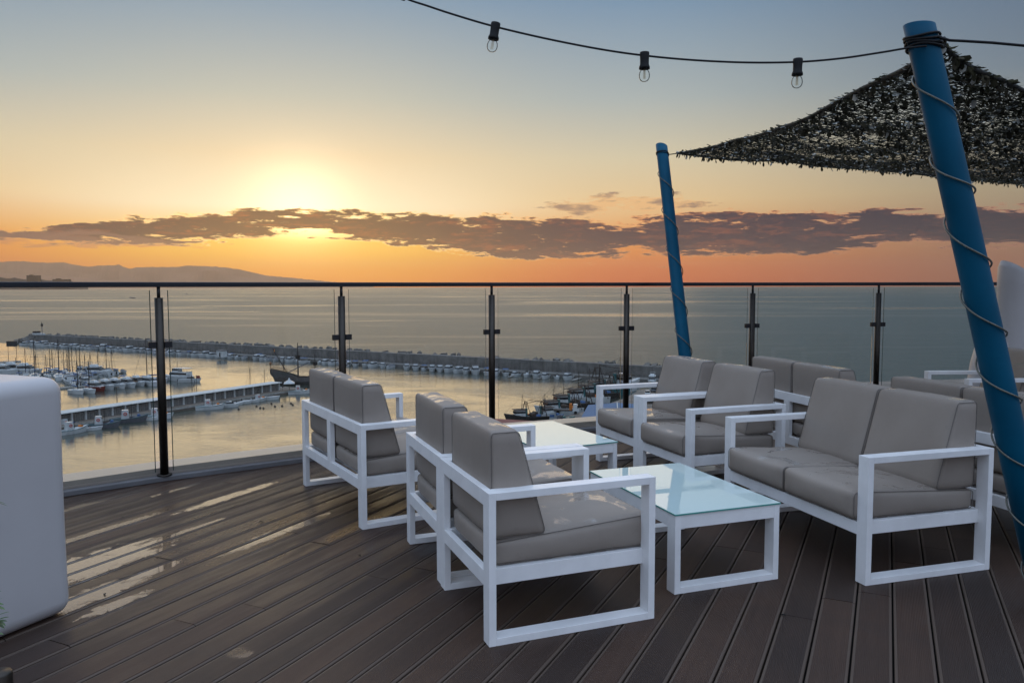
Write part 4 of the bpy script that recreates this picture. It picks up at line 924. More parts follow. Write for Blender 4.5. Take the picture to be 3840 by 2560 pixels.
# smooth-shade only round parts
# ------------------------------------------------------------------ lounge furniture
AH, SD = .606, .739
def cushion_me(name, dx_, dy_, dz_, r=.028, topfrac=None, puff=.010, seed=0, back=False):
    """rounded upholstered block. x = depth, y = width, z = height, origin at rear bottom centre"""
    nx, ny, nz = 14, 22, 12
    bm = bmesh.new(); hx, hy, hz = dx_ / 2, dy_ / 2, dz_ / 2
    def face(ax, sg):
        n1, n2 = [(ny, nz), (nx, nz), (nx, ny)][ax]; grid = []
        for i in range(n1 + 1):
            row = []
            for j in range(n2 + 1):
                a = -cos(pi * i / n1) * .5 + 0; a = (2 * i / n1 - 1) * .45 + (-cos(pi * i / n1)) * .55
                c = (2 * j / n2 - 1) * .45 + (-cos(pi * j / n2)) * .55
                p = [0, 0, 0]; p[ax] = sg; o = [k for k in (0, 1, 2) if k != ax]; p[o[0]] = a; p[o[1]] = c
                P = Vector((p[0] * hx, p[1] * hy, p[2] * hz)); Q = Vector((max(-hx + r, min(hx - r, P.x)), max(-hy + r, min(hy - r, P.y)), max(-hz + r, min(hz - r, P.z))))
                d = P - Q; P2 = Q + d.normalized() * r if d.length > 1e-9 else P
                bu = puff * (1 - a * a) * (1 - c * c); P2[ax] += sg * bu
                nn = noise.noise(Vector((P.x * 9 + seed, P.y * 6, P.z * 9))) * .0042 + noise.noise(Vector((P.x * 30 + seed, P.y * 22, P.z * 16))) * .0024
                P2 += (P2.normalized()) * nn
                row.append(bm.verts.new(P2))
            grid.append(row)
        for i in range(n1):
            for j in range(n2): bm.faces.new((grid[i][j], grid[i + 1][j], grid[i + 1][j + 1], grid[i][j + 1]))
    for ax in range(3):
        for sg in (-1, 1): face(ax, sg)
    bmesh.ops.remove_doubles(bm, verts=bm.verts, dist=1e-4); bmesh.ops.recalc_face_normals(bm, faces=bm.faces)
    for v in bm.verts:
        v.co += Vector((hx, 0, hz))
        if topfrac is None: v.co.z *= .82 + .36 * v.co.x / dx_
        if topfrac is not None:
            t = max(0, min(1, v.co.z / dz_)); f = 1 + (topfrac - 1) * t; v.co.x = v.co.x * f
    me = bpy.data.meshes.new(name); bm.to_mesh(me); bm.free(); me.materials.append(M['cushion'])
    for p in me.polygons: p.use_smooth = True
    return me
def seam_me(dx_, dy_, dz_, topfrac, r):
    b = MB(); f = lambda z: 1 + ((topfrac or 1) - 1) * z / dz_
    for s_ in (0,):
        y = 0; k = .006
        c = [(k, k), (dx_ - k, k), (dx_ - k, dz_ - k), (k, dz_ - k)]
        pts = []
        for i, (x, z) in enumerate(c):
            for t in range(4):
                a = pi + i * pi / 2 + t * pi / 6; rr = r * .8
                cx = x + rr * (1 if x < dx_ / 2 else -1); cz = z + rr * (1 if z < dz_ / 2 else -1)
                X = cx + rr * cos(a); Z = cz + rr * sin(a); pts.append((X * f(Z), y, Z if topfrac else Z * (.82 + .36 * X / dx_)))
        pts.append(pts[0]); b.tube(pts, .0019, 5, False)
    return b.mesh('seam', M['seam'], True)
CM = {}
def cush(kind_, w):
    key = (kind_, round(w, 3))
    if key not in CM:
        if kind_ == 'seat': CM[key] = ([cushion_me('seat_cushion', .722, w, .122, seed=k * 7 + w, puff=.014) for k in range(3)], seam_me(.722, w, .122, None, .028))
        else: CM[key] = ([cushion_me('back_cushion', .245, w, .434, seed=k * 5 + 40 + w, topfrac=.50, puff=.007) for k in range(3)], seam_me(.245, w, .434, .5, .028))
    return CM[key]
def loop_me(W_):
    """one side frame: a closed flat-bar loop, arm on top and runner on the floor. x depth, y width"""
    b = MB(); t = .030
    b.box((t / 2, 0, AH / 2), (t, W_, AH)); b.box((SD - t / 2, 0, AH / 2), (t, W_, AH))
    b.box((SD / 2, 0, AH - t / 2), (SD - 2 * t, W_, t)); b.box((SD / 2, 0, t / 2), (SD - 2 * t, W_, t))
    return b
LEG = .068
FM = {}
def frame_meshes():
    t = .030
    FM['leg'] = MB().box((0, 0, AH / 2), (t, LEG, AH)).mesh('leg', M['white_alu'], bevel=.0018)
    FM['arm'] = MB().box((0, 0, 0), (SD - 2 * t, LEG, t)).mesh('arm', M['white_alu'], bevel=.0018)
    FM['side_rail'] = MB().box((0, 0, 0), (SD - 2 * t, .030, .064)).mesh('side_rail', M['white_alu'], bevel=.0018)
frame_meshes()
def seat(name, label, cat, x, y, deg, width, seats=1, flip=False, group=None):
    """origin = rear outer corner on the right-hand side as seen from behind; local x runs rear -> front, y across"""
    t = thing(name, label, cat, (x, y, 0), rad(deg), group)
    tt = .030
    for yy in (LEG / 2, width - LEG / 2):
        put(FM['leg'], 'leg', t, (tt / 2, yy, 0)); put(FM['leg'], 'leg', t, (SD - tt / 2, yy, 0))
        put(FM['arm'], 'arm', t, (SD / 2, yy, AH - tt / 2)); put(FM['arm'], 'runner', t, (SD / 2, yy, tt / 2))
        put(FM['side_rail'], 'side_rail', t, (SD / 2, yy + (.029 if yy < width / 2 else -.029), .258))
    iw = width - 2 * LEG
    put(MB().box((tt / 2, 0, 0), (tt, iw, .060)).mesh('back_rail', M['white_alu'], bevel=.0018), 'back_rail', t, (0, width / 2, AH - .030))
    put(MB().box((tt / 2, 0, 0), (tt, iw, .060)).mesh('seat_rail', M['white_alu'], bevel=.0018), 'seat_rail', t, (0, width / 2, .256))
    put(MB().box((tt / 2, 0, 0), (tt, iw, .060)).mesh('seat_rail', M['white_alu'], bevel=.0018), 'seat_rail', t, (SD - tt, width / 2, .256))
    for k in range(4): put(MB().box((0, 0, 0), (.06, iw, .02)).mesh('slat', M['white_alu']), 'slat', t, (.11 + k * .17, width / 2, .272))
    if seats == 2: put(MB().box((tt / 2, 0, 0), (tt, LEG, .26)).mesh('back_upright', M['white_alu'], bevel=.0018), 'back_upright', t, (0, width / 2, .416))
    cw = (iw + .004) / seats
    for k in range(seats):
        yy = LEG - .002 + cw * (k + .5)
        sm, ss = cush('seat', cw - .002); bm_, bs = cush('back', cw - .006)
        j = (k + int(x * 10)) % 3
        o = put(sm[j], 'seat_cushion', t, (.040, yy, .2905)); [put(ss, 'seam', o, (0, q_ * (cw / 2 - .005), 0)) for q_ in (-1, 1)]
        o = put(bm_[j], 'back_cushion', t, (.034, yy, .396)); o.rotation_euler = (0, 0, rnd.uniform(-.008, .008)); [put(bs, 'seam', o, (0, q_ * (cw / 2 - .007), 0)) for q_ in (-1, 1)]
    return t
def turned(x, y, deg, width):   # for seats whose front is towards us: given front near corner and depth direction
    a = rad(deg); fx, fy = x + SD * cos(a), y + SD * sin(a)          # rear near corner
    # local x must run rear->front = -u ; local y = rotated +90 of that = -v ; origin has to be the far rear corner
    return fx - width * sin(a), fy + width * cos(a), deg + 180
WA, WS = .682, 1.217
seat('armchair', 'nearest white framed armchair with its back to us and water drops on the seat', 'armchair', -.090, 2.965, 21.2, WA, 1)
seat('armchair', 'second armchair with its back to us, standing close behind the nearest one', 'armchair', -.337, 3.614, 20.9, WA, 1)
seat('sofa', 'two seat sofa with its back to us, the furthest left seat by the glass', 'sofa', -.863, 4.446, 30.6, WS, 2)
X, Y, dg = turned(1.649, 3.586, 16.7, WS); seat('sofa', 'two seat sofa at the right facing us across the near glass table', 'sofa', X, Y, dg, WS, 2)
X, Y, dg = turned(1.147, 4.987, 20.2, WA); seat('armchair', 'armchair facing us just behind the right sofa, the nearer of a touching pair', 'armchair', X, Y, dg, WA, 1)
X, Y, dg = turned(1.147 - (WA + .004) * sin(rad(20.2)), 4.987 + (WA + .004) * cos(rad(20.2)), 20.2, WA); seat('armchair', 'further armchair of the touching pair, standing below the distant blue pole', 'armchair', X, Y, dg, WA, 1)
seat('sofa', 'two seat sofa seen from behind between the armchair pair and the glass', 'sofa', 2.20, 5.22, 15.0, WS, 2)
seat('sofa', 'two seat sofa seen from behind, half hidden by the near blue pole', 'sofa', 2.66, 3.80, 16.0, WS, 2)
X, Y, dg = turned(3.87, 6.62, 2, WA); seat('armchair', 'armchair facing left beside the white sculptural planter behind the blue pole', 'armchair', X, Y, dg, WA, 1)

def table(label, x, y, deg, w, l, h):
    t = thing('coffee_table', label, 'table', (x, y, 0), rad(deg)); tt = .030; hf = h - .008
    for yy in (LEG / 2, l - LEG / 2):
        for xx in (tt / 2, w - tt / 2): put(MB().box((0, 0, hf / 2), (tt, LEG, hf)).mesh('leg', M['white_alu'], bevel=.0018), 'leg', t, (xx, yy, 0))
        put(MB().box((0, 0, 0), (w - 2 * tt, LEG, tt)).mesh('runner', M['white_alu'], bevel=.0018), 'runner', t, (w / 2, yy, tt / 2))
        put(MB().box((0, 0, 0), (w - 2 * tt, .03, .064)).mesh('end_rail', M['white_alu'], bevel=.0018), 'end_rail', t, (w / 2, yy + (-.017 if yy < l / 2 else .017), hf - .032))
    for xx in (tt / 2, w - tt / 2): put(MB().box((0, 0, 0), (tt, l - 2 * LEG, .064)).mesh('side_rail', M['white_alu'], bevel=.0018), 'side_rail', t, (xx, l / 2, hf - .032))
    put(MB().box((0, 0, 0), (w + .006, l + .006, .008)).mesh('glass_top', M['tabletop'], bevel=.001), 'glass_top', t, (w / 2, l / 2, h - .004))
    gt = MB(); gt.bar((-.0035, -.0035, 0), (w + .0035, -.0035, 0), .0012, .0070); gt.bar((-.0035, l + .0035, 0), (w + .0035, l + .0035, 0), .0012, .007); gt.bar((-.0035, -.0035, 0), (-.0035, l + .0035, 0), .0012, .007); gt.bar((w + .0035, -.0035, 0), (w + .0035, l + .0035, 0), .0012, .007)
    put(gt.mesh('glass_edge', M['glass_edge']), 'glass_edge', t, (0, 0, h - .0045))
table('near low table with a white glass top reflecting the pole, beside the nearest armchair', .736, 3.485, 19.7, .569, .89, .373)
table('further low glass topped table next to the parapet, mostly behind the armchairs', .185, 4.905, 26.0, .569, .89, .373)

bits = MB(); bits.v = [(0, 0, 0), (.02, .006, .004), (.034, 0, .001), (.018, -.007, .006)]; bits.f = [(0, 1, 2, 3)]; bits.mi = [0]
bits_me = bits.mesh('leaf_scrap', M['headland'])
for px, py, lb in [(458, 1935, 'dark leaf scrap on the wet boards left of the puddles'), (990, 1955, 'dark leaf scrap on the boards near the far sofa leg'), (392, 2233, 'tiny dark scrap standing in the puddle beside the planter'), (1355, 2085, 'pale scrap on the boards left of the nearest armchair'), (2920, 2300, 'small scrap on the boards in front of the right sofa')]:
    tag(put(bits_me, 'leaf_scrap', None, at(px, py, .002), rnd.uniform(0, 6)), lb, 'leaf scrap')
# ------------------------------------------------------------------ blue poles with rope lights
def pole(label, base, top, r0, r1, turns, phase, pitch_top):
    base, top = Vector(base), Vector(top); ax = (top - base).normalized(); L = (top - base).length
    t = thing('pole', label, 'pole', base)
    s1 = ax.cross(Vector((0, 1, 0))).normalized(); s2 = s1.cross(ax)
    b = MB(); n = 40; vs = []; ring = 5
    hs = [0, L * .33, L * .66, L * .97, L]
    for i, h in enumerate(hs):
        r = r0 + (r1 - r0) * h / L
        for k in range(n):
            a = 2 * pi * k / n; p = ax * h + (s1 * cos(a) + s2 * sin(a)) * r
            if i == 4: p = p + ax * (.018 * cos(a))        # slanting saw cut
            vs.append(p)
    fs = [(i * n + k, i * n + (k + 1) % n, (i + 1) * n + (k + 1) % n, (i + 1) * n + k) for i in range(4) for k in range(n)] + [tuple(range(4 * n, 5 * n)), tuple(range(n))[::-1]]
    b.add(vs, fs); me = b.mesh('shaft', M['blue'])
    for p in me.polygons: p.use_smooth = len(p.vertices) == 4
    put(me, 'shaft', t)
    pts = []; N_ = int(turns * 40); H0 = L * .94
    for i in range(N_ + 1):
        f = i / N_; a = phase - f * turns * 2 * pi; h = H0 - f * (H0 - .05); r = r0 + (r1 - r0) * h / L + .009
        sag = 0.018 * sin(a * 1 + .5) + .035 * noise.noise(Vector((f * 9, r0 * 300, 0)))
        pts.append(base + ax * (h + sag) + (s1 * cos(a) + s2 * sin(a)) * r)
    b = MB(); b.tube(pts, .0042, 8); rp = b.mesh('rope_light', M['rope'], True)
    tag(put(rp, 'rope_light'), ('clear rope light spiralling down the near thick blue pole' if r0 > .0575 else 'clear rope light spiralling down the distant blue pole'), 'rope light')
    return base, ax, L, s1, s2
b0 = at(3936, 2289, 0); t0 = atY(3447, 96, b0.y + .02)
NP = pole('thick blue pole leaning left at the right edge of the terrace', b0, t0, .060, .0585, 7.7, pi * .75, 0)
b1 = at(2606, 1668, 0); t1 = atY(2481, 548, 8.05)
FP = pole('distant blue pole leaning outward near the balustrade, behind the armchairs', b1, t1, .0575, .057, 6.8, pi * .75, 0)
print('pole', b0, t0, b1, t1)
def pole_pt(P_, z):
    base, ax, L, s1, s2 = P_; return base + ax * ((z - base.z) / ax.z)
# lashings of black cord
def lash(P_, d, k, r, label, r_p):
    base, ax, L, s1, s2 = P_; b = MB()
    for j in range(k):
        h = L - d - j * .014; pts = []
        for i in range(25):
            a = 2 * pi * i / 24; pts.append(base + ax * (h + .006 * sin(a * 2 + j) + .016 * cos(a)) + (s1 * cos(a) + s2 * sin(a)) * (r_p + r))
        b.tube(pts, r, 6, False)
    return tag(put(b.mesh('cord_lashing', M['black'], True), 'cord_lashing'), label, 'cord')
lash(NP, .052, 4, .0055, 'black cord wound round the top of the near blue pole', .060)
lash(FP, .09, 2, .004, 'black cord tied round the top of the distant blue pole', .057)

# ------------------------------------------------------------------ camouflage sail
SA = atY(2538, 576, 7.95)                                    # corner tied to the distant pole
kn_ = NP[0] + NP[1] * (NP[2] - .075)
SB = Vector((kn_.x + .10, kn_.y + .05, kn_.z + .015))        # corner tied to the near pole
SC = atY(3840, 690, 9.6); SC = SA + (SC - SA) * 1.75         # runs on along the balustrade, out of the picture
SDv = atY(3840, 262, 3.75); SDv = SB + (SDv - SB) * 5.0
SDv.z = SB.z - .12
def sailp(s, t):
    """s from the distant edge (A-C) to the near edge (B-D); t from the left edge to the right"""
    # edges curve inwards
    ins = .20 * 4 * s * (1 - s) * (1 - t); up = .10 * 4 * t * (1 - t)
    a = SA.lerp(SC, t); c = SB.lerp(SDv, t)
    p = a.lerp(c, s)
    dirt = (SC - SA).normalized()
    p += dirt * ins * .8
    near = (SB - SA).normalized(); p += near * (.22 * 4 * t * (1 - t)) * (1 - 2 * s)
    p.z -= .055 * 4 * s * (1 - s) + .02 * 4 * t * (1 - t)
    p.z += .03 * noise.noise(Vector((p.x * 1.3, p.y * 1.3, 0)))
    return p
net = thing('camouflage_net', 'dark camouflage net sail stretched between the two blue poles overhead', 'shade net', SA)
b = MB(); nS, nT = 130, 90
def strand(f, n, w):
    pts = [f(i / n) for i in range(n + 1)]
    vs = []; fs = []
    for i, p in enumerate(pts):
        o = len(vs); vs += [p + Vector((w, 0, 0)), p + Vector((-w * .5, w * .8, 0)), p + Vector((0, -w * .3, w))]
        if i: 
            for k in range(3): fs.append((o - 3 + k, o - 3 + (k + 1) % 3, o + (k + 1) % 3, o + k))
    b.add([v - SA for v in vs], fs)
for i in range(nS + 1):
    s = i / nS; strand(lambda t, s=s: sailp(min(1, max(0, s + .004 * sin(t * 90 + i))), t) + Vector((0, 0, .008 * noise.noise(Vector((t * 30, i, 0))))), 44, .0030)
for i in range(nT + 1):
    t_ = i / nT; strand(lambda s, t_=t_: sailp(s, min(1, max(0, t_ + .004 * sin(s * 90 + i)))), 60, .0030)
put(b.mesh('cord_mesh', M['netcord']), 'cord_mesh', net)['kind'] = 'stuff'
b = MB()
for f in (lambda k: sailp(0, k), lambda k: sailp(1, k), lambda k: sailp(k, 0)):
    b.tube([f(i / 60) - SA for i in range(61)], .012, 6)
put(b.mesh('edge_rope', M['netcord'], True), 'edge_rope', net)
r3 = random.Random(11); vs = []; fs = []; tones = []
NAX = math.atan2((SC - SA).y, (SC - SA).x)
def flap(p, sz, n_, hang, tone):
    ax = NAX + r3.gauss(0, .55) + (pi if r3.random() < .5 else 0); d = Vector((cos(ax), sin(ax), 0)); e = Vector((-sin(ax), cos(ax), 0))
    tilt = r3.uniform(-.3, .3) if not hang else r3.uniform(.9, 1.5)
    d = d * cos(tilt) - Vector((0, 0, 1)) * sin(tilt); w = sz * r3.uniform(.28, .6)
    roll = r3.uniform(-.3, .3); e = e * cos(roll) + Vector((0, 0, 1)) * sin(roll)
    o = len(vs); c = sz * r3.uniform(-.15, .2)
    vs.extend([p, p + d * sz * .4 + e * w * .6 + Vector((0, 0, c * .3)), p + d * sz * r3.uniform(.6, .9) + e * w * .5 - Vector((0, 0, abs(c) * .5)), p + d * sz * 1.05 - e * w * .1, p + d * sz * .75 - e * w * .6 + Vector((0, 0, c * .4)), p + d * sz * .3 - e * w * .4])
    fs.append((o, o + 1, o + 2, o + 5)); fs.append((o + 2, o + 3, o + 4, o + 5)); tones.extend([tone, tone])
for i in range(45000):
    s, t_ = r3.random(), r3.random() ** 1.15
    if noise.noise(Vector((s * 26, t_ * 18, 0))) < -.32: continue
    flap(sailp(s, t_) - SA + Vector((0, 0, r3.uniform(-.02, .02))), r3.uniform(.020, .054), None, r3.random() < .05, r3.random())
for i in range(1500):
    k = r3.random(); f = r3.choice([0, 0, 1, 1, 2]); p = sailp(0, k) if f == 0 else sailp(1, k) if f == 1 else sailp(k, 0)
    flap(p - SA, r3.uniform(.022, .058), None, r3.random() < .25, r3.uniform(.4, 1))
me = bpy.data.meshes.new('cloth_scraps'); me.from_pydata([tuple(v) for v in vs], [], fs); me.materials.append(M['flap'])
at_ = me.attributes.new('tone', 'FLOAT', 'FACE'); at_.data.foreach_set('value', tones)
put(me, 'cloth_scraps', net)['kind'] = 'stuff'
# tie from the net to the distant pole
b = MB(); tp = pole_pt(FP, SA.z - .0); b.tube([tp + Vector((.05, -.02, .0)), (tp + SA) / 2 + Vector((0, 0, -.004)), SA], .005, 6)
tag(put(b.mesh('tie_cord', M['black'], True), 'tie_cord'), 'short cord tying the net corner to the distant blue pole', 'cord')
b = MB(); b.tube([kn_ + Vector((.06, -.03, 0)), kn_ + Vector((.085, 0, .022)), SB], .007, 6)
for k in range(2):
    ring = [kn_ + Vector((.078 + .016 * cos(a), .0 + .008 * k, .004 + .018 * sin(a))) for a in [j * pi / 6 for j in range(13)]]; b.tube(ring, .0035, 5, False)
tag(put(b.mesh('tie_cord', M['black'], True), 'tie_cord'), 'cord and shackle tying the net corner to the near blue pole', 'cord')

# ------------------------------------------------------------------ string lights
SY = kn_.y
cab = [(1380, -62), (1525, -3), (1600, 22), (1700, 55), (1850, 99), (2050, 146), (2250, 185), (2417, 209), (2600, 226), (2800, 235), (2990, 233), (3150, 220), (3300, 198), (3402, 181)]
def ydep(px): return SY + (.02 if px < 3000 else -.055 * (px - 3000) / 400)
pts = [atY(px, py, ydep(px)) for px, py in cab]
lead = atY(300, -620, SY + .1); lead0 = atY(-700, -1300, SY + .3)
cp = [lead0, lead] + pts + [kn_ + Vector((-.02, -.066, -.03))]
def catmull(P_, n=8):
    out = []
    for i in range(len(P_) - 1):
        p0, p1, p2, p3 = P_[max(i - 1, 0)], P_[i], P_[i + 1], P_[min(i + 2, len(P_) - 1)]
        for k in range(n):
            t = k / n; out.append(.5 * ((2 * p1) + (p2 - p0) * t + (2 * p0 - 5 * p1 + 4 * p2 - p3) * t * t + (3 * p1 - p0 - 3 * p2 + p3) * t ** 3))
    out.append(P_[-1]); return out
fest = thing('string_lights', 'black festoon cable with clear bulbs hanging across the sky from the near blue pole', 'string lights', kn_)
b = MB(); b.tube([p - kn_ for p in catmull(cp)], .0042, 8); put(b.mesh('cable', M['black'], True), 'cable', fest)
sock = MB().lathe([(.010, .012), (.019, .010), (.020, .004), (.0185, -.02), (.0185, -.040), (.0225, -.050), (.0225, -.058), (.015, -.060)], 20).mesh('socket', M['black'], True)
bulb = MB().lathe([(.012, -.056), (.0145, -.062), (.0205, -.072), (.0228, -.084), (.0215, -.095), (.0165, -.104), (.009, -.109), (.002, -.1105)], 24).mesh('bulb', M['bulbglass'], True)
M['filament'] = mat('filament_stick', (.55, .42, .22), .5)
fb = MB()
for a in range(4): fb.tube([(.0035 * cos(a * pi / 2), .0035 * sin(a * pi / 2), -.06), (.0045 * cos(a * pi / 2), .0045 * sin(a * pi / 2), -.098)], .0009, 5)
fil = fb.mesh('filament', M['filament'])
for px, py, tx, ty in [(1858, 96, -.10, .16), (2417, 206, 0, .0), (2992, 230, 0, .02)]:
    p = atY(px, py, ydep(px))
    so = put(sock, 'socket', fest, p - kn_); so.rotation_euler = (tx * .3, ty, 0); put(bulb, 'bulb', so); put(fil, 'filament', so)
b = MB(); p1 = atY(3840, 172, SY - .05); p2 = kn_ + (p1 - kn_) * 3.2 + Vector((0, 0, .05))
b.tube([kn_ + Vector((.03, -.063, .006)), atY(3560, 152, SY - .065), atY(3620, 155, SY - .06), atY(3720, 161, SY - .06), p1, p2], .0058, 8)
tag(put(b.mesh('cable', M['black'], True), 'festoon_cable'), 'black cable running right from the top of the near blue pole', 'cable')

# ------------------------------------------------------------------ white planters and plants
def rbox(name, L, D, H, r, mt, flare=0.0, seg=8):
    """rounded moulded block"""
    bm = bmesh.new(); bmesh.ops.create_cube(bm, size=1)
    for v in bm.verts: v.co = Vector((v.co.x * L, v.co.y * D, (v.co.z + .5) * H))
    bmesh.ops.bevel(bm, geom=[e for e in bm.edges], offset=r, segments=seg, affect='EDGES', profile=.5)
    bmesh.ops.subdivide_edges(bm, edges=[e for e in bm.edges if abs(e.verts[0].co.z - e.verts[1].co.z) > H * .5], cuts=8)
    for v in bm.verts:
        z = v.co.z / H; k = 1 + flare * (1.2 * (z - .45) ** 2 - .1); v.co.x *= k; v.co.y *= k
    me = bpy.data.meshes.new(name); bm.to_mesh(me); bm.free(); me.materials.append(mt)
    for p in me.polygons: p.use_smooth = True
    return me
fdir = Vector((.40, .92, 0)).normalized(); right_end = at(262, 2300, 0)
ctr = right_end - fdir * .62 + Vector((-fdir.y, fdir.x, 0)) * .27
pl = thing('planter', 'tall smooth white moulded planter block cut off by the left picture edge', 'planter', ctr, math.atan2(fdir.y, fdir.x))
put(rbox('shell', 1.30, .54, 1.022, .068, M['poly'], .03), 'shell', pl)
put(MB().box((-.30, 0, 1.018), (.5, .34, .012)).mesh('soil', M['rust']), 'soil', pl)
# leafy plant standing just left of the picture
def leaf_plant(label, loc, tips, name='leafy_plant'):
    t = thing(name, label, 'plant', loc); L0 = Vector(loc)
    put(MB().lathe([(.10, 0), (.14, .02), (.17, .30), (.16, .31), (.14, .29)], 20).mesh('pot', M['bgrey'], True), 'pot', t)
    stem = MB()
    r = random.Random(len(tips))
    for sx, sy, h in [(0, 0, .9), (.06, .03, .7), (-.05, .04, .8), (.03, -.05, .6)]: stem.tube([(sx * .3, sy * .3, .25), (sx, sy, h * .6), (sx * 1.6, sy * 1.6, h)], .006, 6)
    put(stem.mesh('stem', M['brown'], True), 'stem', t)
    def leaf(a, tip, w):
        b = MB(); a, tip = Vector(a), Vector(tip); d = tip - a; side = d.cross(Vector((0, 0, 1))).normalized(); side = side if side.length > .1 else Vector((1, 0, 0)); n = 7
        for i in range(n + 1):
            f = i / n; p = a + d * f + Vector((0, 0, .25 * d.length * f * (1 - f))); ww = w * sin(pi * min(1, f * .92 + .08)) ** .8
            b.v += [tuple(p - side * ww), tuple(p + Vector((0, 0, -.15 * ww))), tuple(p + side * ww)]
        for i in range(n): b.f += [(i * 3, i * 3 + 1, i * 3 + 4, i * 3 + 3), (i * 3 + 1, i * 3 + 2, i * 3 + 5, i * 3 + 4)]
        b.mi = [0] * len(b.f); put(b.mesh('leaf', M['leaf'], True), 'leaf', t)
    for a, tip, w in tips: leaf(Vector(a) - L0, Vector(tip) - L0, w)
    for k in range(46):
        a = r.uniform(0, 2 * pi); z = r.uniform(.3, .9); base = Vector((.05 * cos(a * 2), .05 * sin(a * 2), z)); ln = r.uniform(.07, .13)
        leaf(base, base + Vector((cos(a) * ln, sin(a) * ln, r.uniform(-.01, .08))), r.uniform(.005, .010))
    return t
Yp = 2.35; ploc = at(-150, 2650, 0); ploc = Vector((atY(-420, 2300, Yp).x, Yp, 0))
tips = []
for tx, ty, bx, by, w in [(14, 2266, -30, 2262, .008), (20, 2285, -25, 2270, .008), (38, 2292, -30, 2318, .006), (35, 2312, -25, 2330, .007), (28, 2328, -25, 2330, .008), (22, 2345, -20, 2322, .009), (18, 2356, -25, 2325, .009), (14, 2378, -20, 2372, .007), (10, 2240, -25, 2262, .005), (32, 1897, -60, 1880, .003), (24, 1888, -60, 1878, .003), (6, 2215, -30, 2225, .005)]:
    tips.append((atY(bx, by, Yp), atY(tx, ty, Yp), w))
leaf_plant('green leafy plant whose leaf tips enter the picture in front of the left planter', ploc, tips)
# steel cylinder at the lower left corner
p = at(-18, 2700, 0); p = Vector((atY(-2, 2540, 1.95).x, 1.95, 0)); zt_ = atY(0, 2516, 1.95).z
t = thing('floor_lamp_stub', 'short brushed steel cylinder at the bottom left corner of the deck', 'lamp', p)
put(MB().lathe([(.030, 0), (.030, zt_ - .006), (.026, zt_), (.0, zt_)], 24).mesh('steel_tube', M['steel'], True), 'steel_tube', t)

# right hand sculptural planter
pr = Vector((4.86, 7.55, 0)); t = thing('sculptural_planter', 'tall white rounded planter with slanting top standing at the right by the rail', 'planter', pr)
b = MB(); n = 28; hs = [0, .02, .5, 1.1, 1.38, 1.5, 1.56, 1.58]; rr_ = [.185, .19, .17, .15, .148, .142, .12, .02]; vs_ = []
for i, (h, r) in enumerate(zip(hs, rr_)):
    for k in range(n):
        a = 2 * pi * k / n; vs_.append((r * cos(a) - .05 * (h / 1.5), r * sin(a), h + (-.10 * cos(a - 0) * max(0, (h - 1.0) / .6) * (r / .15))))
b.add(vs_, [(i * n + k, i * n + (k + 1) % n, (i + 1) * n + (k + 1) % n, (i + 1) * n + k) for i in range(7) for k in range(n)] + [tuple(range(7 * n, 8 * n)), tuple(range(n))[::-1]])
put(b.mesh('tall_tube', M['poly'], True), 'tall_tube', t)
for dx2, sc in ((-.22, 1.0), (.30, 1.05)):
    put(MB().lathe([(.24, 0), (.245, .03), (.22, .35), (.185, .65), (.14, .85), (.07, .95), (.0, .97)], 26).mesh('side_lobe', M['poly'], True), 'side_lobe', t, (dx2, .02, 0), 0, (sc, sc, sc))
# palm to its right, fronds reaching in
ploc2 = Vector((4.75, 5.7, 0)); tips2 = []
for tx, ty, bx, by, w in [(3782, 1371, 4100, 1380, .010), (3800, 1380, 4100, 1395, .009), (3818, 1195, 4100, 1260, .006), (3825, 1362, 4100, 1375, .008)]:
    tips2.append((atY(bx, by, 5.7), atY(tx, ty, 5.7), w))
leaf_plant('spiky palm at the right picture edge with only leaf tips in view', Vector((atY(4120, 1300, 5.7).x, 5.7, 0)), tips2, 'palm')

# ------------------------------------------------------------------ sea air between here and the mountains
HAZE = True
if HAZE:
    hz = MB().box((0, 12000, 386), (61000, 32400, 852)).mesh('haze', [])
    hm = bpy.data.materials.new('sea_haze'); hm.use_nodes = True; nt = hm.node_tree; nt.nodes.clear()
    pv = nt.nodes.new('ShaderNodeVolumePrincipled'); pv.inputs['Color'].default_value = (.95, .80, .62, 1); pv.inputs['Density'].default_value = 2.6e-5; pv.inputs['Anisotropy'].default_value = .75
    o_ = nt.nodes.new('ShaderNodeOutputMaterial'); nt.links.new(pv.outputs[0], o_.inputs['Volume'])
    hz.materials.append(hm); tag(put(hz, 'haze'), kind='stuff')

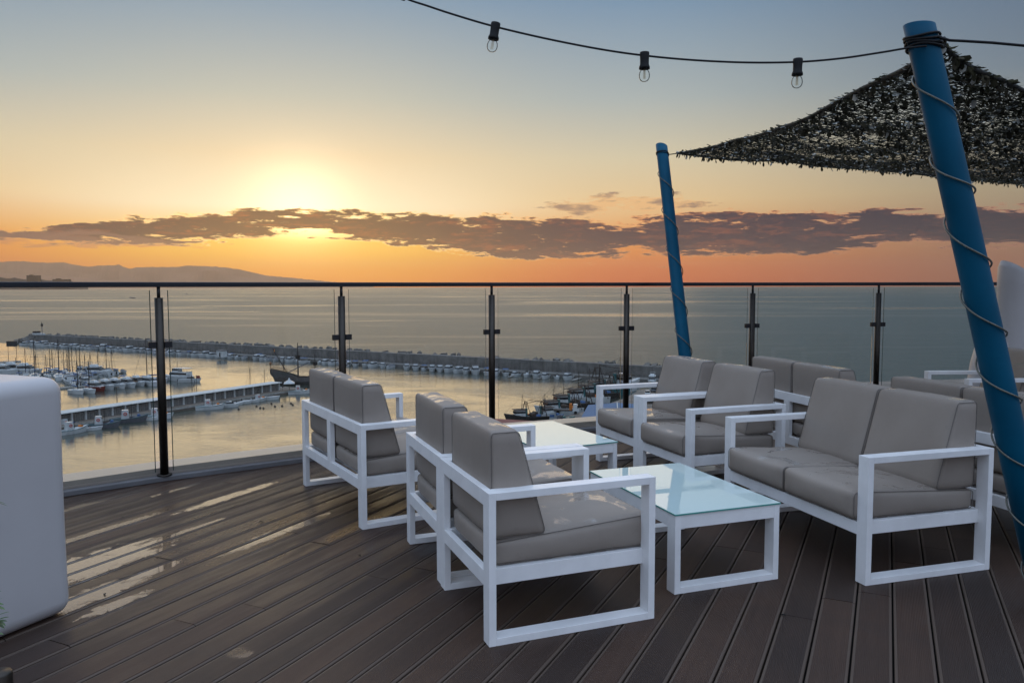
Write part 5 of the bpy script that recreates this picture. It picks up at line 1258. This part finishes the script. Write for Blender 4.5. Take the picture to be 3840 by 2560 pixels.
# ------------------------------------------------------------------ labels that single out members of long rows
ORD = ['first', 'second', 'third', 'fourth', 'fifth', 'sixth', 'seventh', 'eighth', 'ninth', 'tenth', 'eleventh', 'twelfth', 'thirteenth', 'fourteenth', 'fifteenth', 'sixteenth', 'seventeenth', 'eighteenth', 'nineteenth', 'twentieth']
def px_of(o):
    v = Vector(o.location) - Vector((0, 0, EYE)); return 1920 + FOCAL * v.dot(RGT) / v.dot(fwd)
BAYS = [(604, 'left of the first post'), (1278, 'between first and second posts'), (1843, 'between second and third posts'), (2350, 'between third and fourth posts'), (9e9, 'right of the fourth post')]
WHAT = {'cabin motorboats along the breakwater': 'white cabin motorboat of the breakwater row', 'motorboats with blue awnings along the breakwater': 'blue awning motorboat of the breakwater row',
        'open motorboats along the breakwater': 'open console motorboat of the breakwater row', 'motorboats with blue canopies along the breakwater': 'blue canopied boat of the breakwater row',
        'canvas covered motorboats along the breakwater': 'grey covered boat of the breakwater row', 'cabin cruisers along the breakwater': 'large cabin cruiser of the breakwater row',
        'concrete blocks on the breakwater': 'square concrete block on the breakwater wall', 'boulders on the breakwater': 'dark boulder on the breakwater wall', 'masted sailing boats in the left marina': 'bare masted sailing boat of the marina',
        'mooring buoys off the pier': 'small dark mooring buoy off the pier', 'sailing boats behind the shed row': 'small sailing boat behind the shed row', 'mooring fingers along the breakwater': 'narrow mooring finger of the breakwater',
        'inner row marina boats, cruisers': 'white cruiser of the inner marina', 'inner row marina boats, canopied': 'blue canopied boat of inner marina', 'inner row marina boats, with awnings': 'blue awning boat of inner marina',
        'inner row marina boats, covered': 'grey covered boat of inner marina', 'boats berthed behind the sheds, covered': 'covered boat showing over the shed roof', 'boats berthed behind the sheds, canopy': 'canopied boat showing over the shed roof'}
for gname, what in WHAT.items():
    bays = {}
    for o in C.objects:
        if o.parent is None and o.get('group') == gname:
            x = px_of(o); k = next(i for i, bb in enumerate(BAYS) if x < bb[0]); bays.setdefault(k, []).append((x, o))
    for k, l in bays.items():
        l.sort(key=lambda q: q[0])
        for i, (x, o) in enumerate(l):
            w_ = '' if len(l) == 1 else ((ORD[i] if i < 20 else 'rightmost') + ' ')
            o['label'] = (w_ + what + (' from the left, ' if len(l) > 1 else ', ') + BAYS[k][1])
